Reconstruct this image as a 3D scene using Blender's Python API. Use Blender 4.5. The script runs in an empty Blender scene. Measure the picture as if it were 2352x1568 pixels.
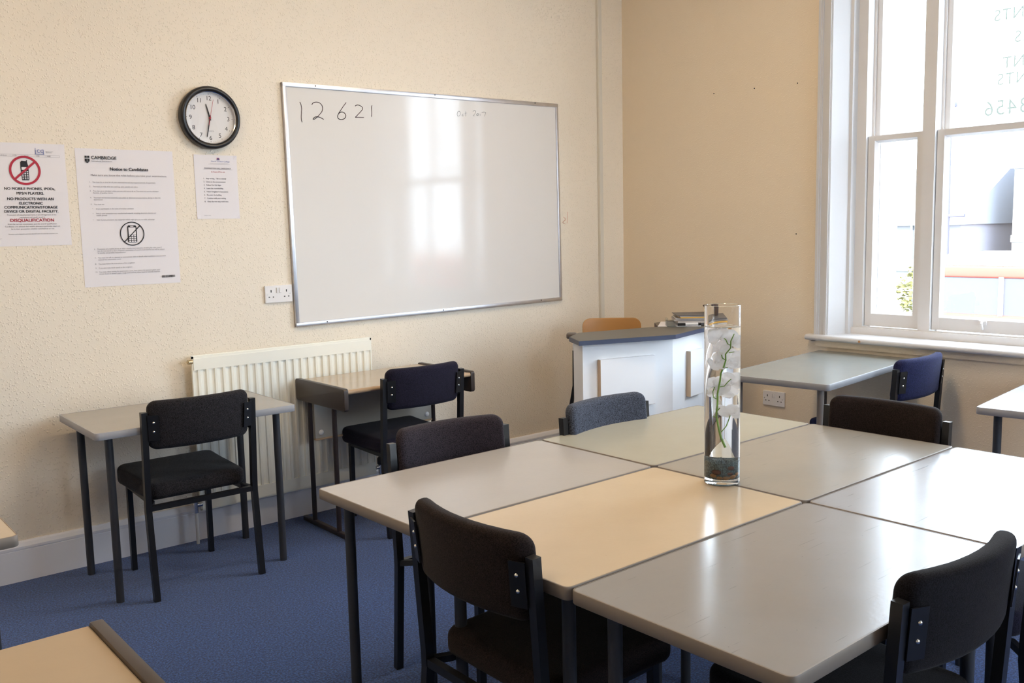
import bpy, bmesh, math, random
from mathutils import Vector, Matrix
random.seed(7)
SC = bpy.context.scene
COL = SC.collection
PI = math.pi

# ------------------------------------------------------------------ materials
MATS = {}
def newmat(name):
    m = bpy.data.materials.new(name); m.use_nodes = True
    nt = m.node_tree; nt.nodes.clear()
    out = nt.nodes.new('ShaderNodeOutputMaterial')
    MATS[name] = m
    return m, nt, out
def N(nt, typ, **kw):
    n = nt.nodes.new(typ)
    for k, v in kw.items():
        if hasattr(n, k): setattr(n, k, v)
        else: n.inputs[k].default_value = v
    return n
def pbsdf(nt, out, col, rough=.5, metal=0., spec=.5, **kw):
    b = nt.nodes.new('ShaderNodeBsdfPrincipled')
    b.inputs['Base Color'].default_value = (*col, 1)
    b.inputs['Roughness'].default_value = rough
    b.inputs['Metallic'].default_value = metal
    b.inputs['Specular IOR Level'].default_value = spec
    for k, v in kw.items(): b.inputs[k].default_value = v
    nt.links.new(b.outputs[0], out.inputs[0])
    return b
def coords(nt, scale=1.):
    t = nt.nodes.new('ShaderNodeTexCoord')
    mp = nt.nodes.new('ShaderNodeMapping')
    mp.inputs['Scale'].default_value = (scale,)*3 if not isinstance(scale, tuple) else scale
    nt.links.new(t.outputs['Object'], mp.inputs[0])
    return mp.outputs[0]
def plain(name, col, rough=.5, metal=0., spec=.5, var=0., vscale=8., bump=0., bscale=60., **kw):
    m, nt, out = newmat(name)
    b = pbsdf(nt, out, col, rough, metal, spec, **kw)
    if var > 0:
        c = coords(nt)
        nz = N(nt, 'ShaderNodeTexNoise', Scale=vscale, Detail=5.)
        nt.links.new(c, nz.inputs['Vector'])
        r = nt.nodes.new('ShaderNodeMixRGB'); r.blend_type = 'MIX'
        r.inputs[1].default_value = (*[x*(1-var) for x in col], 1)
        r.inputs[2].default_value = (*[min(1, x*(1+var)) for x in col], 1)
        nt.links.new(nz.outputs[0], r.inputs[0]); nt.links.new(r.outputs[0], b.inputs['Base Color'])
    if bump > 0:
        c = coords(nt)
        nz = N(nt, 'ShaderNodeTexNoise', Scale=bscale, Detail=3.)
        nt.links.new(c, nz.inputs['Vector'])
        bp = N(nt, 'ShaderNodeBump', Strength=1., Distance=bump)
        nt.links.new(nz.outputs[0], bp.inputs['Height']); nt.links.new(bp.outputs[0], b.inputs['Normal'])
    return m
def wallmat(name, col, chip=.0022, dens=34.):
    m, nt, out = newmat(name)
    b = pbsdf(nt, out, col, .62, spec=.35)
    c = coords(nt)
    # woodchip lumps
    nz0 = N(nt, 'ShaderNodeTexNoise', Scale=30., Detail=2.)
    nt.links.new(c, nz0.inputs['Vector'])
    mixv = nt.nodes.new('ShaderNodeMixRGB'); mixv.inputs[0].default_value = .02
    nt.links.new(c, mixv.inputs[1]); nt.links.new(nz0.outputs['Color'], mixv.inputs[2])
    v = N(nt, 'ShaderNodeTexVoronoi', Scale=dens); v.inputs['Randomness'].default_value = 1.
    nt.links.new(mixv.outputs[0], v.inputs['Vector'])
    mr = N(nt, 'ShaderNodeMapRange'); mr.inputs['From Min'].default_value = .08; mr.inputs['From Max'].default_value = .42
    mr.inputs['To Min'].default_value = 1.; mr.inputs['To Max'].default_value = 0.; mr.interpolation_type = 'SMOOTHSTEP'
    nt.links.new(v.outputs['Distance'], mr.inputs['Value'])
    nz = N(nt, 'ShaderNodeTexNoise', Scale=160., Detail=3.); nt.links.new(c, nz.inputs['Vector'])
    ad = N(nt, 'ShaderNodeMath', operation='MULTIPLY_ADD'); ad.inputs[1].default_value = .35
    nt.links.new(nz.outputs[0], ad.inputs[0]); nt.links.new(mr.outputs[0], ad.inputs[2])
    bp = N(nt, 'ShaderNodeBump', Strength=1., Distance=chip)
    nt.links.new(ad.outputs[0], bp.inputs['Height']); nt.links.new(bp.outputs[0], b.inputs['Normal'])
    nl = N(nt, 'ShaderNodeTexNoise', Scale=1.3, Detail=4.); nt.links.new(c, nl.inputs['Vector'])
    r = nt.nodes.new('ShaderNodeMixRGB')
    r.inputs[1].default_value = (*[x*.95 for x in col], 1); r.inputs[2].default_value = (*[min(1, x*1.04) for x in col], 1)
    nt.links.new(nl.outputs[0], r.inputs[0]); nt.links.new(r.outputs[0], b.inputs['Base Color'])
    return m
def carpetmat():
    m, nt, out = newmat('carpet_blue')
    b = pbsdf(nt, out, (.04, .08, .19), 1., spec=.1)
    b.inputs['Sheen Weight'].default_value = .3
    c = coords(nt)
    n1 = N(nt, 'ShaderNodeTexNoise', Scale=140., Detail=4., Roughness=.8); nt.links.new(c, n1.inputs['Vector'])
    n2 = N(nt, 'ShaderNodeTexNoise', Scale=2.2, Detail=3.); nt.links.new(c, n2.inputs['Vector'])
    cr = nt.nodes.new('ShaderNodeValToRGB')
    cr.color_ramp.elements[0].position = .38; cr.color_ramp.elements[0].color = (.004, .012, .048, 1)
    cr.color_ramp.elements[1].position = .64; cr.color_ramp.elements[1].color = (.060, .155, .46, 1)
    e = cr.color_ramp.elements.new(.5); e.color = (.011, .045, .185, 1)
    nt.links.new(n1.outputs[0], cr.inputs[0])
    mx = nt.nodes.new('ShaderNodeMixRGB'); mx.blend_type = 'MULTIPLY'; mx.inputs[0].default_value = 1.
    mr = N(nt, 'ShaderNodeMapRange'); mr.inputs['To Min'].default_value = .8; mr.inputs['To Max'].default_value = 1.2
    nt.links.new(n2.outputs[0], mr.inputs['Value'])
    nt.links.new(cr.outputs[0], mx.inputs[1]); nt.links.new(mr.outputs[0], mx.inputs[2])
    nt.links.new(mx.outputs[0], b.inputs['Base Color'])
    bp = N(nt, 'ShaderNodeBump', Strength=.7, Distance=.004)
    nt.links.new(n1.outputs[0], bp.inputs['Height']); nt.links.new(bp.outputs[0], b.inputs['Normal'])
    return m
def fabric(name, col, fleck=.6, rough=.95):
    m, nt, out = newmat(name)
    b = pbsdf(nt, out, col, rough, spec=.15)
    b.inputs['Sheen Weight'].default_value = .06; b.inputs['Sheen Roughness'].default_value = .5
    c = coords(nt)
    n1 = N(nt, 'ShaderNodeTexNoise', Scale=420., Detail=2.); nt.links.new(c, n1.inputs['Vector'])
    r = nt.nodes.new('ShaderNodeMixRGB')
    r.inputs[1].default_value = (*[x*(1-fleck) for x in col], 1); r.inputs[2].default_value = (*[min(1, x*(1+fleck)) for x in col], 1)
    mr = N(nt, 'ShaderNodeMapRange'); mr.inputs['From Min'].default_value = .35; mr.inputs['From Max'].default_value = .65
    nt.links.new(n1.outputs[0], mr.inputs['Value']); nt.links.new(mr.outputs[0], r.inputs[0])
    nt.links.new(r.outputs[0], b.inputs['Base Color'])
    bp = N(nt, 'ShaderNodeBump', Strength=.5, Distance=.0012)
    nt.links.new(n1.outputs[0], bp.inputs['Height']); nt.links.new(bp.outputs[0], b.inputs['Normal'])
    return m
def laminate(name, col, rough=.3, scratches=.0, speck=.25, spec=.5):
    """worn desk laminate: faint smudges, fine scratches, tiny specks"""
    m, nt, out = newmat(name)
    b = pbsdf(nt, out, col, rough, spec=spec)
    c = coords(nt)
    n1 = N(nt, 'ShaderNodeTexNoise', Scale=5., Detail=6., Roughness=.6); nt.links.new(c, n1.inputs['Vector'])
    r = nt.nodes.new('ShaderNodeMixRGB')
    r.inputs[1].default_value = (*[x*.93 for x in col], 1); r.inputs[2].default_value = (*[min(1, x*1.05) for x in col], 1)
    nt.links.new(n1.outputs[0], r.inputs[0])
    # specks
    v = N(nt, 'ShaderNodeTexVoronoi', Scale=26.); nt.links.new(c, v.inputs['Vector'])
    mr = N(nt, 'ShaderNodeMapRange'); mr.inputs['From Min'].default_value = .018; mr.inputs['From Max'].default_value = .035
    mr.inputs['To Min'].default_value = speck; mr.inputs['To Max'].default_value = 0.
    nt.links.new(v.outputs['Distance'], mr.inputs['Value'])
    r2 = nt.nodes.new('ShaderNodeMixRGB'); r2.inputs[2].default_value = (.10, .09, .09, 1)
    nt.links.new(mr.outputs[0], r2.inputs[0]); nt.links.new(r.outputs[0], r2.inputs[1])
    last = r2
    if scratches > 0:
        for (sc_, rot) in (((3., 60., 1.), .35), ((2.2, 75., 1.), -.5)):
            t = nt.nodes.new('ShaderNodeTexCoord'); mp = nt.nodes.new('ShaderNodeMapping')
            mp.inputs['Scale'].default_value = sc_; mp.inputs['Rotation'].default_value = (0, 0, rot)
            nt.links.new(t.outputs['Object'], mp.inputs[0])
            nz = N(nt, 'ShaderNodeTexNoise', Scale=2.2, Detail=3.); nt.links.new(mp.outputs[0], nz.inputs['Vector'])
            m2 = N(nt, 'ShaderNodeMapRange'); m2.inputs['From Min'].default_value = .70; m2.inputs['From Max'].default_value = .74
            m2.inputs['To Max'].default_value = scratches
            nt.links.new(nz.outputs[0], m2.inputs['Value'])
            r3 = nt.nodes.new('ShaderNodeMixRGB'); r3.inputs[2].default_value = (.07, .06, .07, 1)
            nt.links.new(m2.outputs[0], r3.inputs[0]); nt.links.new(last.outputs[0], r3.inputs[1]); last = r3
    nt.links.new(last.outputs[0], b.inputs['Base Color'])
    n3 = N(nt, 'ShaderNodeTexNoise', Scale=14., Detail=5.); nt.links.new(c, n3.inputs['Vector'])
    m3 = N(nt, 'ShaderNodeMapRange'); m3.inputs['To Min'].default_value = rough*.97; m3.inputs['To Max'].default_value = rough*1.25
    nt.links.new(n3.outputs[0], m3.inputs['Value']); nt.links.new(m3.outputs[0], b.inputs['Roughness'])
    n4 = N(nt, 'ShaderNodeTexNoise', Scale=90., Detail=2.); nt.links.new(c, n4.inputs['Vector'])
    bp = N(nt, 'ShaderNodeBump', Strength=.25, Distance=.0006)
    nt.links.new(n4.outputs[0], bp.inputs['Height']); nt.links.new(bp.outputs[0], b.inputs['Normal'])
    return m
def thinglass(name, tint=(1, 1, 1), refl=.07):
    m, nt, out = newmat(name)
    tr = nt.nodes.new('ShaderNodeBsdfTransparent'); tr.inputs[0].default_value = (*tint, 1)
    gl = nt.nodes.new('ShaderNodeBsdfGlossy'); gl.inputs['Roughness'].default_value = .01
    mx = nt.nodes.new('ShaderNodeMixShader'); mx.inputs[0].default_value = refl
    nt.links.new(tr.outputs[0], mx.inputs[1]); nt.links.new(gl.outputs[0], mx.inputs[2]); nt.links.new(mx.outputs[0], out.inputs[0])
    return m
def glassmat(name, ior, col=(1, 1, 1), rough=0.):
    m, nt, out = newmat(name)
    g = nt.nodes.new('ShaderNodeBsdfGlass'); g.inputs['IOR'].default_value = ior; g.inputs['Roughness'].default_value = rough
    g.inputs['Color'].default_value = (*col, 1)
    nt.links.new(g.outputs[0], out.inputs[0])
    return m
def emit(name, col, s):
    m, nt, out = newmat(name)
    e = nt.nodes.new('ShaderNodeEmission'); e.inputs[0].default_value = (*col, 1); e.inputs[1].default_value = s
    nt.links.new(e.outputs[0], out.inputs[0]); return m

WALL_A = wallmat('wall_cream_paper', (.84, .76, .64), chip=.0014, dens=95.)
WALL_B = wallmat('wall_cream_paint', (.82, .70, .54), chip=.0006, dens=105.)
CEIL = plain('ceiling_white', (.85, .82, .76), .8)
CARPET = carpetmat()
GLOSSWHITE = plain('gloss_white_paint', (.62, .61, .61), .35, var=.04, vscale=4.)
SKIRTM = plain('skirting_paint', (.80, .82, .90), .35, var=.05, vscale=3.)
SASHW = plain('sash_white_paint', (.72, .70, .69), .4, var=.04, vscale=6., bump=.0006, bscale=25.)
RADM = plain('radiator_enamel', (.87, .86, .78), .4, var=.03)
RADDARK = plain('radiator_gap', (.30, .27, .22), .7)
CHROME = plain('chrome', (.75, .75, .78), .15, 1.)
ALU = plain('aluminium_trim', (.62, .62, .66), .38, 1., var=.12, vscale=25.)
BOARD = plain('board_enamel', (.76, .74, .72), .085, spec=.35, var=.025, vscale=1.6)
BLACKPL = plain('black_plastic', (.012, .011, .012), .3)
CLOCKFACE = plain('clock_face', (.80, .79, .80), .6)
INK = plain('black_ink', (.02, .02, .025), .8)
INKGREY = plain('grey_ink', (.24, .23, .26), .9)
INKRED = plain('red_ink', (.45, .03, .06), .8)
INKBLUE = plain('blue_ink', (.18, .22, .45), .8)
MARKER = plain('marker_line', (.16, .10, .11), .6)
MARKFAINT = plain('faint_marker_line', (.42, .42, .44), .6)
MARKRED = plain('faint_red_marker', (.72, .38, .28), .7)
PAPER = plain('paper_white', (.80, .77, .80), .8)
PLASTW = plain('white_plastic', (.80, .78, .78), .35)
DARKHOLE = plain('dark_slot', (.01, .01, .01), .9)
FRAMEBLK = plain('black_tube', (.010, .010, .012), .35)
LEGGREY = plain('dark_grey_tube', (.035, .037, .045), .45)
BOLT = plain('bolt_metal', (.75, .74, .70), .25, 1.)
EDGE_T = plain('desk_edging', (.22, .185, .155), .5)
EDGE_W = plain('blue_grey_desk_edging', (.27, .27, .28), .45)
EDGE_D = plain('grey_desk_edging', (.33, .33, .35), .45)
LAM1 = laminate('laminate_grey_beige', (.44, .41, .39), .19)
LAM2 = laminate('laminate_greenish', (.42, .40, .33), .19)
LAM3 = laminate('laminate_cream', (.60, .48, .34), .19)
LAM4 = laminate('laminate_stone', (.34, .31, .27), .19, .25)
LAM5 = laminate('laminate_grey', (.30, .285, .28), .19, .25, speck=.5)
LAM6 = laminate('laminate_scratched', (.32, .31, .32), .19, .8, speck=.6)
LAMD = laminate('laminate_wall_desk', (.36, .33, .30), .19)
LAMW = laminate('laminate_window_desk', (.25, .265, .25), .19)
LAMR = laminate('laminate_right_desk', (.55, .55, .56), .19)
LAMC = laminate('laminate_beech', (.50, .41, .31), .19, speck=.1)
LAMC2 = laminate('laminate_beech_worn', (.44, .345, .24), .45, speck=.1, spec=.3)
BROWNP = plain('brown_panel', (.050, .036, .030), .4, var=.1)
BEECHEDGE = plain('beech_edge', (.50, .35, .22), .45)
MODESTY = plain('grey_modesty_panel', (.40, .38, .34), .5)
FABS = {
 'black': fabric('fabric_charcoal', (.022, .020, .023), .85),
 'navy': fabric('fabric_dark_navy', (.014, .012, .025)),
 'purple': fabric('fabric_faded_plum', (.032, .025, .032)),
 'tweed': fabric('fabric_blue_grey', (.055, .062, .085), .8),
 'brown': fabric('fabric_dark_brown', (.018, .012, .0115)),
 'blue': fabric('fabric_blue', (.016, .018, .060)),
 'jet': fabric('fabric_jet', (.009, .008, .011)),
}
LECTW = plain('lectern_white', (.88, .87, .87), .5, var=.02)
LECTTOP = plain('lectern_top_dark', (.10, .09, .075), .4, var=.08)
LECTEDGE = plain('lectern_edge', (.035, .045, .09), .4)
LECTTRIM = plain('lectern_raw_edge', (.62, .47, .33), .6)
PLY = plain('plywood_orange', (.42, .20, .055), .4, var=.06)
GREYPAD = plain('grey_pad', (.13, .11, .10), .5)
VASEGLASS = glassmat('vase_glass_and_water', 1.37)
WATER = glassmat('vase_water', 1.33)
STEM = plain('stem_green', (.16, .32, .04), .45)
GRAVEL = plain('grey_blue_gravel', (.10, .14, .16), .8)
STONE1 = plain('tan_pebble', (.30, .16, .07), .6)
STONE2 = plain('brown_pebble', (.09, .035, .025), .6)
m, nt, out = newmat('petal_white')
_b = pbsdf(nt, out, (.97, .96, .97), .6)
_tl = nt.nodes.new('ShaderNodeBsdfTranslucent'); _tl.inputs[0].default_value = (.97, .96, .96, 1)
_mx = nt.nodes.new('ShaderNodeMixShader'); _mx.inputs[0].default_value = .55
nt.links.new(_b.outputs[0], _mx.inputs[1]); nt.links.new(_tl.outputs[0], _mx.inputs[2]); nt.links.new(_mx.outputs[0], out.inputs[0])
PETAL = m
WINGLASS = thinglass('window_glass')
DECAL = thinglass('etched_green_letter', (.235, .245, .225), .04)
CLOCKGLASS = thinglass('clock_glass', refl=.04)
ACRYL = thinglass('clear_acrylic', (.82, .84, .84), .1)
BUSRED = plain('bus_red_paint', (.42, .052, .040), .6, spec=.1)
BUSWHITE = plain('bus_roof_white', (.5, .49, .46), .5)
BUSGLASS = plain('bus_window', (.058, .062, .075), .5, spec=.1)
BUSINT = plain('bus_band', (.55, .18, .06), .5)
BRICKOUT = plain('pale_render', (.30, .29, .275), .8, var=.06, vscale=1.)
ROOFOUT = plain('slate_roof', (.22, .23, .26), .9, spec=.1)
ASPH = plain('asphalt', (.22, .22, .22), .9, var=.1)
LEAF = plain('yellow_green_leaf', (.115, .115, .045), .8, var=.6, vscale=3., spec=.1)
GRASS = plain('lawn_green', (.06, .18, .04), .9)
LAMPM = plain('lamp_post_grey', (.075, .075, .11), .8, spec=.1)
CARB = plain('car_blue', (.10, .16, .30), .3)
MAG = [plain('magazine_%s' % n, c, .4) for n, c in (('grey', (.35, .33, .33)), ('dark', (.08, .075, .08)), ('white', (.6, .57, .55)), ('yellow', (.65, .36, .05)), ('red', (.5, .08, .06)), ('pale', (.5, .45, .42)))]
CUPM = plain('cup_brown', (.05, .018, .014), .3)

# ------------------------------------------------------------------ mesh helpers
def tr_box(bm, c, s, M=None):
    """box centred at c of size s"""
    r = bmesh.ops.create_cube(bm, size=1.)
    for v in r['verts']:
        v.co = Vector((v.co.x*s[0]+c[0], v.co.y*s[1]+c[1], v.co.z*s[2]+c[2]))
        if M is not None: v.co = M @ v.co
    return r['verts']
def bb(bm, lo, hi, M=None):
    return tr_box(bm, [(a+b)/2 for a, b in zip(lo, hi)], [abs(b-a) for a, b in zip(lo, hi)], M)
def rbb(bm, lo, hi, r=.004, seg=2, M=None):
    b2 = bmesh.new(); bb(b2, lo, hi)
    bmesh.ops.bevel(b2, geom=b2.edges[:], offset=r, segments=seg, affect='EDGES', profile=.5)
    merge(bm, b2, M)
def merge(bm, b2, M=None):
    if M is not None: bmesh.ops.transform(b2, matrix=M, verts=b2.verts)
    me = bpy.data.meshes.new('tmp'); b2.to_mesh(me); b2.free(); bm.from_mesh(me); bpy.data.meshes.remove(me)
def obj(name, bm, mat, parent=None, smooth=False, loc=None, mats=None):
    bmesh.ops.recalc_face_normals(bm, faces=bm.faces)
    me = bpy.data.meshes.new(name); bm.to_mesh(me); bm.free()
    if mats:
        for q in mats: me.materials.append(q)
    else: me.materials.append(mat)
    if smooth:
        for p in me.polygons: p.use_smooth = True
        try: me.set_sharp_from_angle(angle=math.radians(38))
        except Exception: pass
    o = bpy.data.objects.new(name, me); COL.objects.link(o)
    if parent: o.parent = parent
    if loc is not None: o.location = loc
    return o
def thing(name, label, cat, loc=(0, 0, 0), rz=0, group=None):
    o = bpy.data.objects.new(name, None); COL.objects.link(o)
    o.empty_display_size = .1
    o.location = loc; o.rotation_euler = (0, 0, rz)
    o['label'] = label; o['category'] = cat
    if group: o['group'] = group
    return o
def tag(o, label, cat, group=None):
    o['label'] = label; o['category'] = cat
    if group: o['group'] = group
    return o
def struct(o): o['kind'] = 'structure'; return o
def tube(bm, pts, r, n=10, closed=False, square=False):
    """sweep a circle (or square) along pts"""
    pts = [Vector(p) for p in pts]; rings = []
    if square: n = 4
    rad = r if isinstance(r, (list, tuple)) else [r]*len(pts)
    up0 = None
    for i, p in enumerate(pts):
        if i == 0: t = pts[1]-p
        elif i == len(pts)-1: t = p-pts[i-1]
        else: t = (pts[i+1]-p).normalized()+(p-pts[i-1]).normalized()
        t.normalize()
        if up0 is None:
            a = Vector((1, 0, 0)) if abs(t.x) < .9 else Vector((0, 1, 0))
            u = (a - t*a.dot(t)).normalized()
        else: u = (up0 - t*up0.dot(t)).normalized()
        up0 = u; w = t.cross(u)
        ring = []
        for k in range(n):
            an = 2*PI*k/n + (PI/4 if square else 0)
            rr = rad[i]*(math.sqrt(2) if square else 1)
            ring.append(bm.verts.new(p+u*math.cos(an)*rr+w*math.sin(an)*rr))
        rings.append(ring)
    for a, b in zip(rings, rings[1:]):
        for k in range(n): bm.faces.new((a[k], a[(k+1) % n], b[(k+1) % n], b[k]))
    bm.faces.new(rings[0][::-1]); bm.faces.new(rings[-1])
def cyl(bm, p0, p1, r, n=20, r2=None): tube(bm, [p0, p1], [r, r if r2 is None else r2], n)
def lathe(bm, prof, c=(0, 0, 0), n=48, cap=True):
    rings = []
    for (r, z) in prof:
        if r < 1e-6: rings.append([bm.verts.new((c[0], c[1], c[2]+z))]); continue
        rings.append([bm.verts.new((c[0]+r*math.cos(2*PI*k/n), c[1]+r*math.sin(2*PI*k/n), c[2]+z)) for k in range(n)])
    for a, b in zip(rings, rings[1:]):
        for k in range(n):
            k2 = (k+1) % n
            if len(a) == 1 and len(b) == 1: continue
            if len(a) == 1: bm.faces.new((a[0], b[k2], b[k]))
            elif len(b) == 1: bm.faces.new((a[k], a[k2], b[0]))
            else: bm.faces.new((a[k], a[k2], b[k2], b[k]))
def prism(bm, poly, z0, z1, M=None):
    vb = [bm.verts.new((x, y, z0)) for x, y in poly]; vt = [bm.verts.new((x, y, z1)) for x, y in poly]
    if M is not None:
        for v in vb+vt: v.co = M @ v.co
    bm.faces.new(vb[::-1]); bm.faces.new(vt)
    n = len(poly)
    for i in range(n): bm.faces.new((vb[i], vb[(i+1) % n], vt[(i+1) % n], vt[i]))
def rrect(w, h, r, n=5, sub=6):
    """rounded rectangle outline centred at the origin, with extra points on the straight sides"""
    P = []
    for cx, cy, a0 in ((w/2-r, h/2-r, 0), (-w/2+r, h/2-r, 90), (-w/2+r, -h/2+r, 180), (w/2-r, -h/2+r, 270)):
        for i in range(n+1):
            a = math.radians(a0+90*i/n); P.append((cx+r*math.cos(a), cy+r*math.sin(a)))
    Q = []
    for i in range(len(P)):
        a, b = P[i], P[(i+1) % len(P)]
        Q.append(a)
        L = math.hypot(a[0]-b[0], a[1]-b[1])
        if L > max(w, h)*.25:
            for k in range(1, sub): Q.append((a[0]+(b[0]-a[0])*k/sub, a[1]+(b[1]-a[1])*k/sub))
    return Q
def pad(bm, w, h, t, r, edge, f, crown=0., sub=8):
    """upholstered pad: outline in (u,v), thickness along t, then mapped by f(u,v,s)"""
    prof = []
    K = 4
    for k in range(K+1):
        a = PI/2*k/K
        prof.append((edge*(1-math.sin(a)), -t/2+edge*(1-math.cos(a))))
    for k in range(K+1):
        a = PI/2*(1-k/K)
        prof.append((edge*(1-math.sin(a)), t/2-edge*(1-math.cos(a))))
    base = rrect(w, h, r, 6, sub)
    def ringpts(inset):
        q = rrect(w-2*inset, h-2*inset, max(r-inset, .002), 6, sub); return q
    rings = []
    inn = [.75, .5, .25]
    def capr(inset, s, sgn):
        out = []
        o = ringpts(inset)
        for sc_ in inn[::-1] if sgn < 0 else inn:
            out.append(([(x*sc_, y*sc_) for x, y in o], s + sgn*crown*(1-sc_**2)))
        return out
    lo = capr(prof[0][0], -t/2, -1); hi = capr(prof[-1][0], t/2, 1)
    seq = lo + [(ringpts(i), s) for i, s in prof] + hi
    for q, s in seq: rings.append([bm.verts.new(f(x, y, s)) for x, y in q])
    n = len(base)
    for a, b in zip(rings, rings[1:]):
        for k in range(n): bm.faces.new((a[k], a[(k+1) % n], b[(k+1) % n], b[k]))
    c0 = bm.verts.new(f(0, 0, -t/2-crown)); c1 = bm.verts.new(f(0, 0, t/2+crown))
    for k in range(n):
        bm.faces.new((c0, rings[0][(k+1) % n], rings[0][k])); bm.faces.new((c1, rings[-1][k], rings[-1][(k+1) % n]))
def children(o): return [c for c in bpy.data.objects if c.parent == o]
def copy_tree(o, parent=None, swap=None):
    c = o.copy(); COL.objects.link(c); c.parent = parent
    if swap and o.type == 'MESH' and o.data.materials and o.data.materials[0] in swap:
        k = (o.data.name, swap[o.data.materials[0]].name)
        if k not in SWAPPED:
            d = o.data.copy(); d.materials[0] = swap[o.data.materials[0]]; SWAPPED[k] = d
        c.data = SWAPPED[k]
    for ch in children(o): copy_tree(ch, c, swap)
    return c
SWAPPED = {}
RXZ = Matrix.Rotation(PI/2, 4, 'X')      # local xy -> world xz, facing -y
def text(name, s, size, loc, mat, parent=None, face='-y', bold=0., align='LEFT', extr=.0002, sx=1., lean=0., sp=1., res=3, lines=1.):
    cu = bpy.data.curves.new(name, 'FONT'); cu.body = s; cu.size = size; cu.align_x = align
    cu.extrude = extr; cu.resolution_u = res; cu.shear = lean; cu.space_character = sp; cu.space_line = lines
    to = bpy.data.objects.new('t', cu); COL.objects.link(to)
    dg = bpy.context.evaluated_depsgraph_get(); dg.update()
    me = bpy.data.meshes.new_from_object(to.evaluated_get(dg))
    bpy.data.objects.remove(to); bpy.data.curves.remove(cu)
    if bold > 0:      # heavier weight: a few copies of the letters, slightly displaced
        b2 = bmesh.new()
        for q, (dx, dy) in enumerate(((-1, -.6), (1, -.6), (-1, .6), (1, .6), (0, 0))):
            n0 = len(b2.verts); b2.from_mesh(me); b2.verts.ensure_lookup_table()
            for v in b2.verts[n0:]: v.co.x += dx*bold*size; v.co.y += dy*bold*size; v.co.z += q*.00004
        b2.to_mesh(me); b2.free()
    me.name = name; me.materials.clear(); me.materials.append(mat)
    R = {'-y': Matrix.Rotation(PI/2, 4, 'X'), '+x': Matrix.Rotation(PI/2, 4, 'Z') @ Matrix.Rotation(PI/2, 4, 'X')}[face]
    me.transform(Matrix.Translation(Vector(loc)) @ R @ Matrix.Diagonal((sx, 1, 1, 1)))
    o = bpy.data.objects.new(name, me); COL.objects.link(o)
    if parent: o.parent = parent
    return o
def ribbon(bm, pts, w, y, th=.0004):
    """flat pen stroke on the whiteboard wall: pts are (x,z)"""
    def cr(P, n=6):
        Q = [P[0]]+list(P)+[P[-1]]; out = []
        for i in range(1, len(Q)-2):
            for k in range(n):
                t = k/n
                out.append(tuple(.5*((2*Q[i][j])+(-Q[i-1][j]+Q[i+1][j])*t+(2*Q[i-1][j]-5*Q[i][j]+4*Q[i+1][j]-Q[i+2][j])*t*t+(-Q[i-1][j]+3*Q[i][j]-3*Q[i+1][j]+Q[i+2][j])*t**3) for j in (0, 1)))
        out.append(tuple(P[-1])); return out
    P = cr(pts) if len(pts) > 2 else list(pts)
    for a, b in zip(P, P[1:]):
        d = Vector((b[0]-a[0], b[1]-a[1])); L = d.length
        if L < 1e-6: continue
        d /= L; n = Vector((-d.y, d.x))*w/2; e = d*w*.3
        q = [Vector(a)-e-n, Vector(b)+e-n, Vector(b)+e+n, Vector(a)-e+n]
        f = [bm.verts.new((p.x, y-th, p.y)) for p in q]; g = [bm.verts.new((p.x, y, p.y)) for p in q]
        bm.faces.new(f)
        for i in range(4): bm.faces.new((f[i], f[(i+1) % 4], g[(i+1) % 4], g[i]))

# ------------------------------------------------------------------ room shell
XL, YF, ZC = -6.3, -6.5, 3.35
WY0, WY1, WZ0, WZ1 = -1.50, -3.49, .80, 3.02      # window opening in the right wall
bm = bmesh.new(); bb(bm, (XL-.3, YF-.3, -.2), (.35, .3, 0)); struct(obj('floor', bm, CARPET))
bm = bmesh.new(); bb(bm, (XL-.3, YF-.3, ZC), (.35, .3, ZC+.2)); struct(obj('ceiling', bm, CEIL))
bm = bmesh.new(); bb(bm, (XL-.3, 0, 0), (.35, .3, ZC)); wall_back = struct(obj('wall_back', bm, WALL_A))
bm = bmesh.new(); bb(bm, (XL-.3, YF, 0), (XL, 0, ZC)); struct(obj('wall_left', bm, WALL_A))
RWX = (-1.30,)      # centre of the unseen window added behind the viewer as fill light
bm = bmesh.new(); xa = XL-.3
for cx in RWX:
    bb(bm, (xa, YF-.35, 0), (cx-.995, YF, ZC)); bb(bm, (cx-.995, YF-.35, 0), (cx+.995, YF, WZ0-.02)); bb(bm, (cx-.995, YF-.35, WZ1), (cx+.995, YF, ZC)); xa = cx+.995
bb(bm, (xa, YF-.35, 0), (.35, YF, ZC)); struct(obj('wall_front', bm, WALL_A))
bm = bmesh.new()
bb(bm, (0, WY0, 0), (.35, 0, ZC)); bb(bm, (0, YF, 0), (.35, WY1, ZC))
bb(bm, (0, WY1, 0), (.35, WY0, WZ0-.02)); bb(bm, (0, WY1, WZ1), (.35, WY0, ZC))
wall_right = struct(obj('wall_right', bm, WALL_B))
for (y, z) in ((-.7438, 2.215), (-1.0302, 2.2089), (-1.3113, 2.201), (-1.3162, 1.3816)):
    bm = bmesh.new(); cyl(bm, (-.0015, y, z), (.002, y, z), .0035, 8); obj('screw_hole', bm, DARKHOLE, wall_right)
# faint red marker scribble beside the board, on the wall itself
bm = bmesh.new()
for st in ([(-.579, 1.507), (-.5727, 1.4856), (-.5734, 1.4537)], [(-.5428, 1.512), (-.5254, 1.4958), (-.5508, 1.48), (-.5289, 1.469)], [(-.5052, 1.5437), (-.514, 1.4742)]):
    ribbon(bm, st, .003, -.0012)
obj('red_scribble', bm, MARKRED, wall_back)

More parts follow.
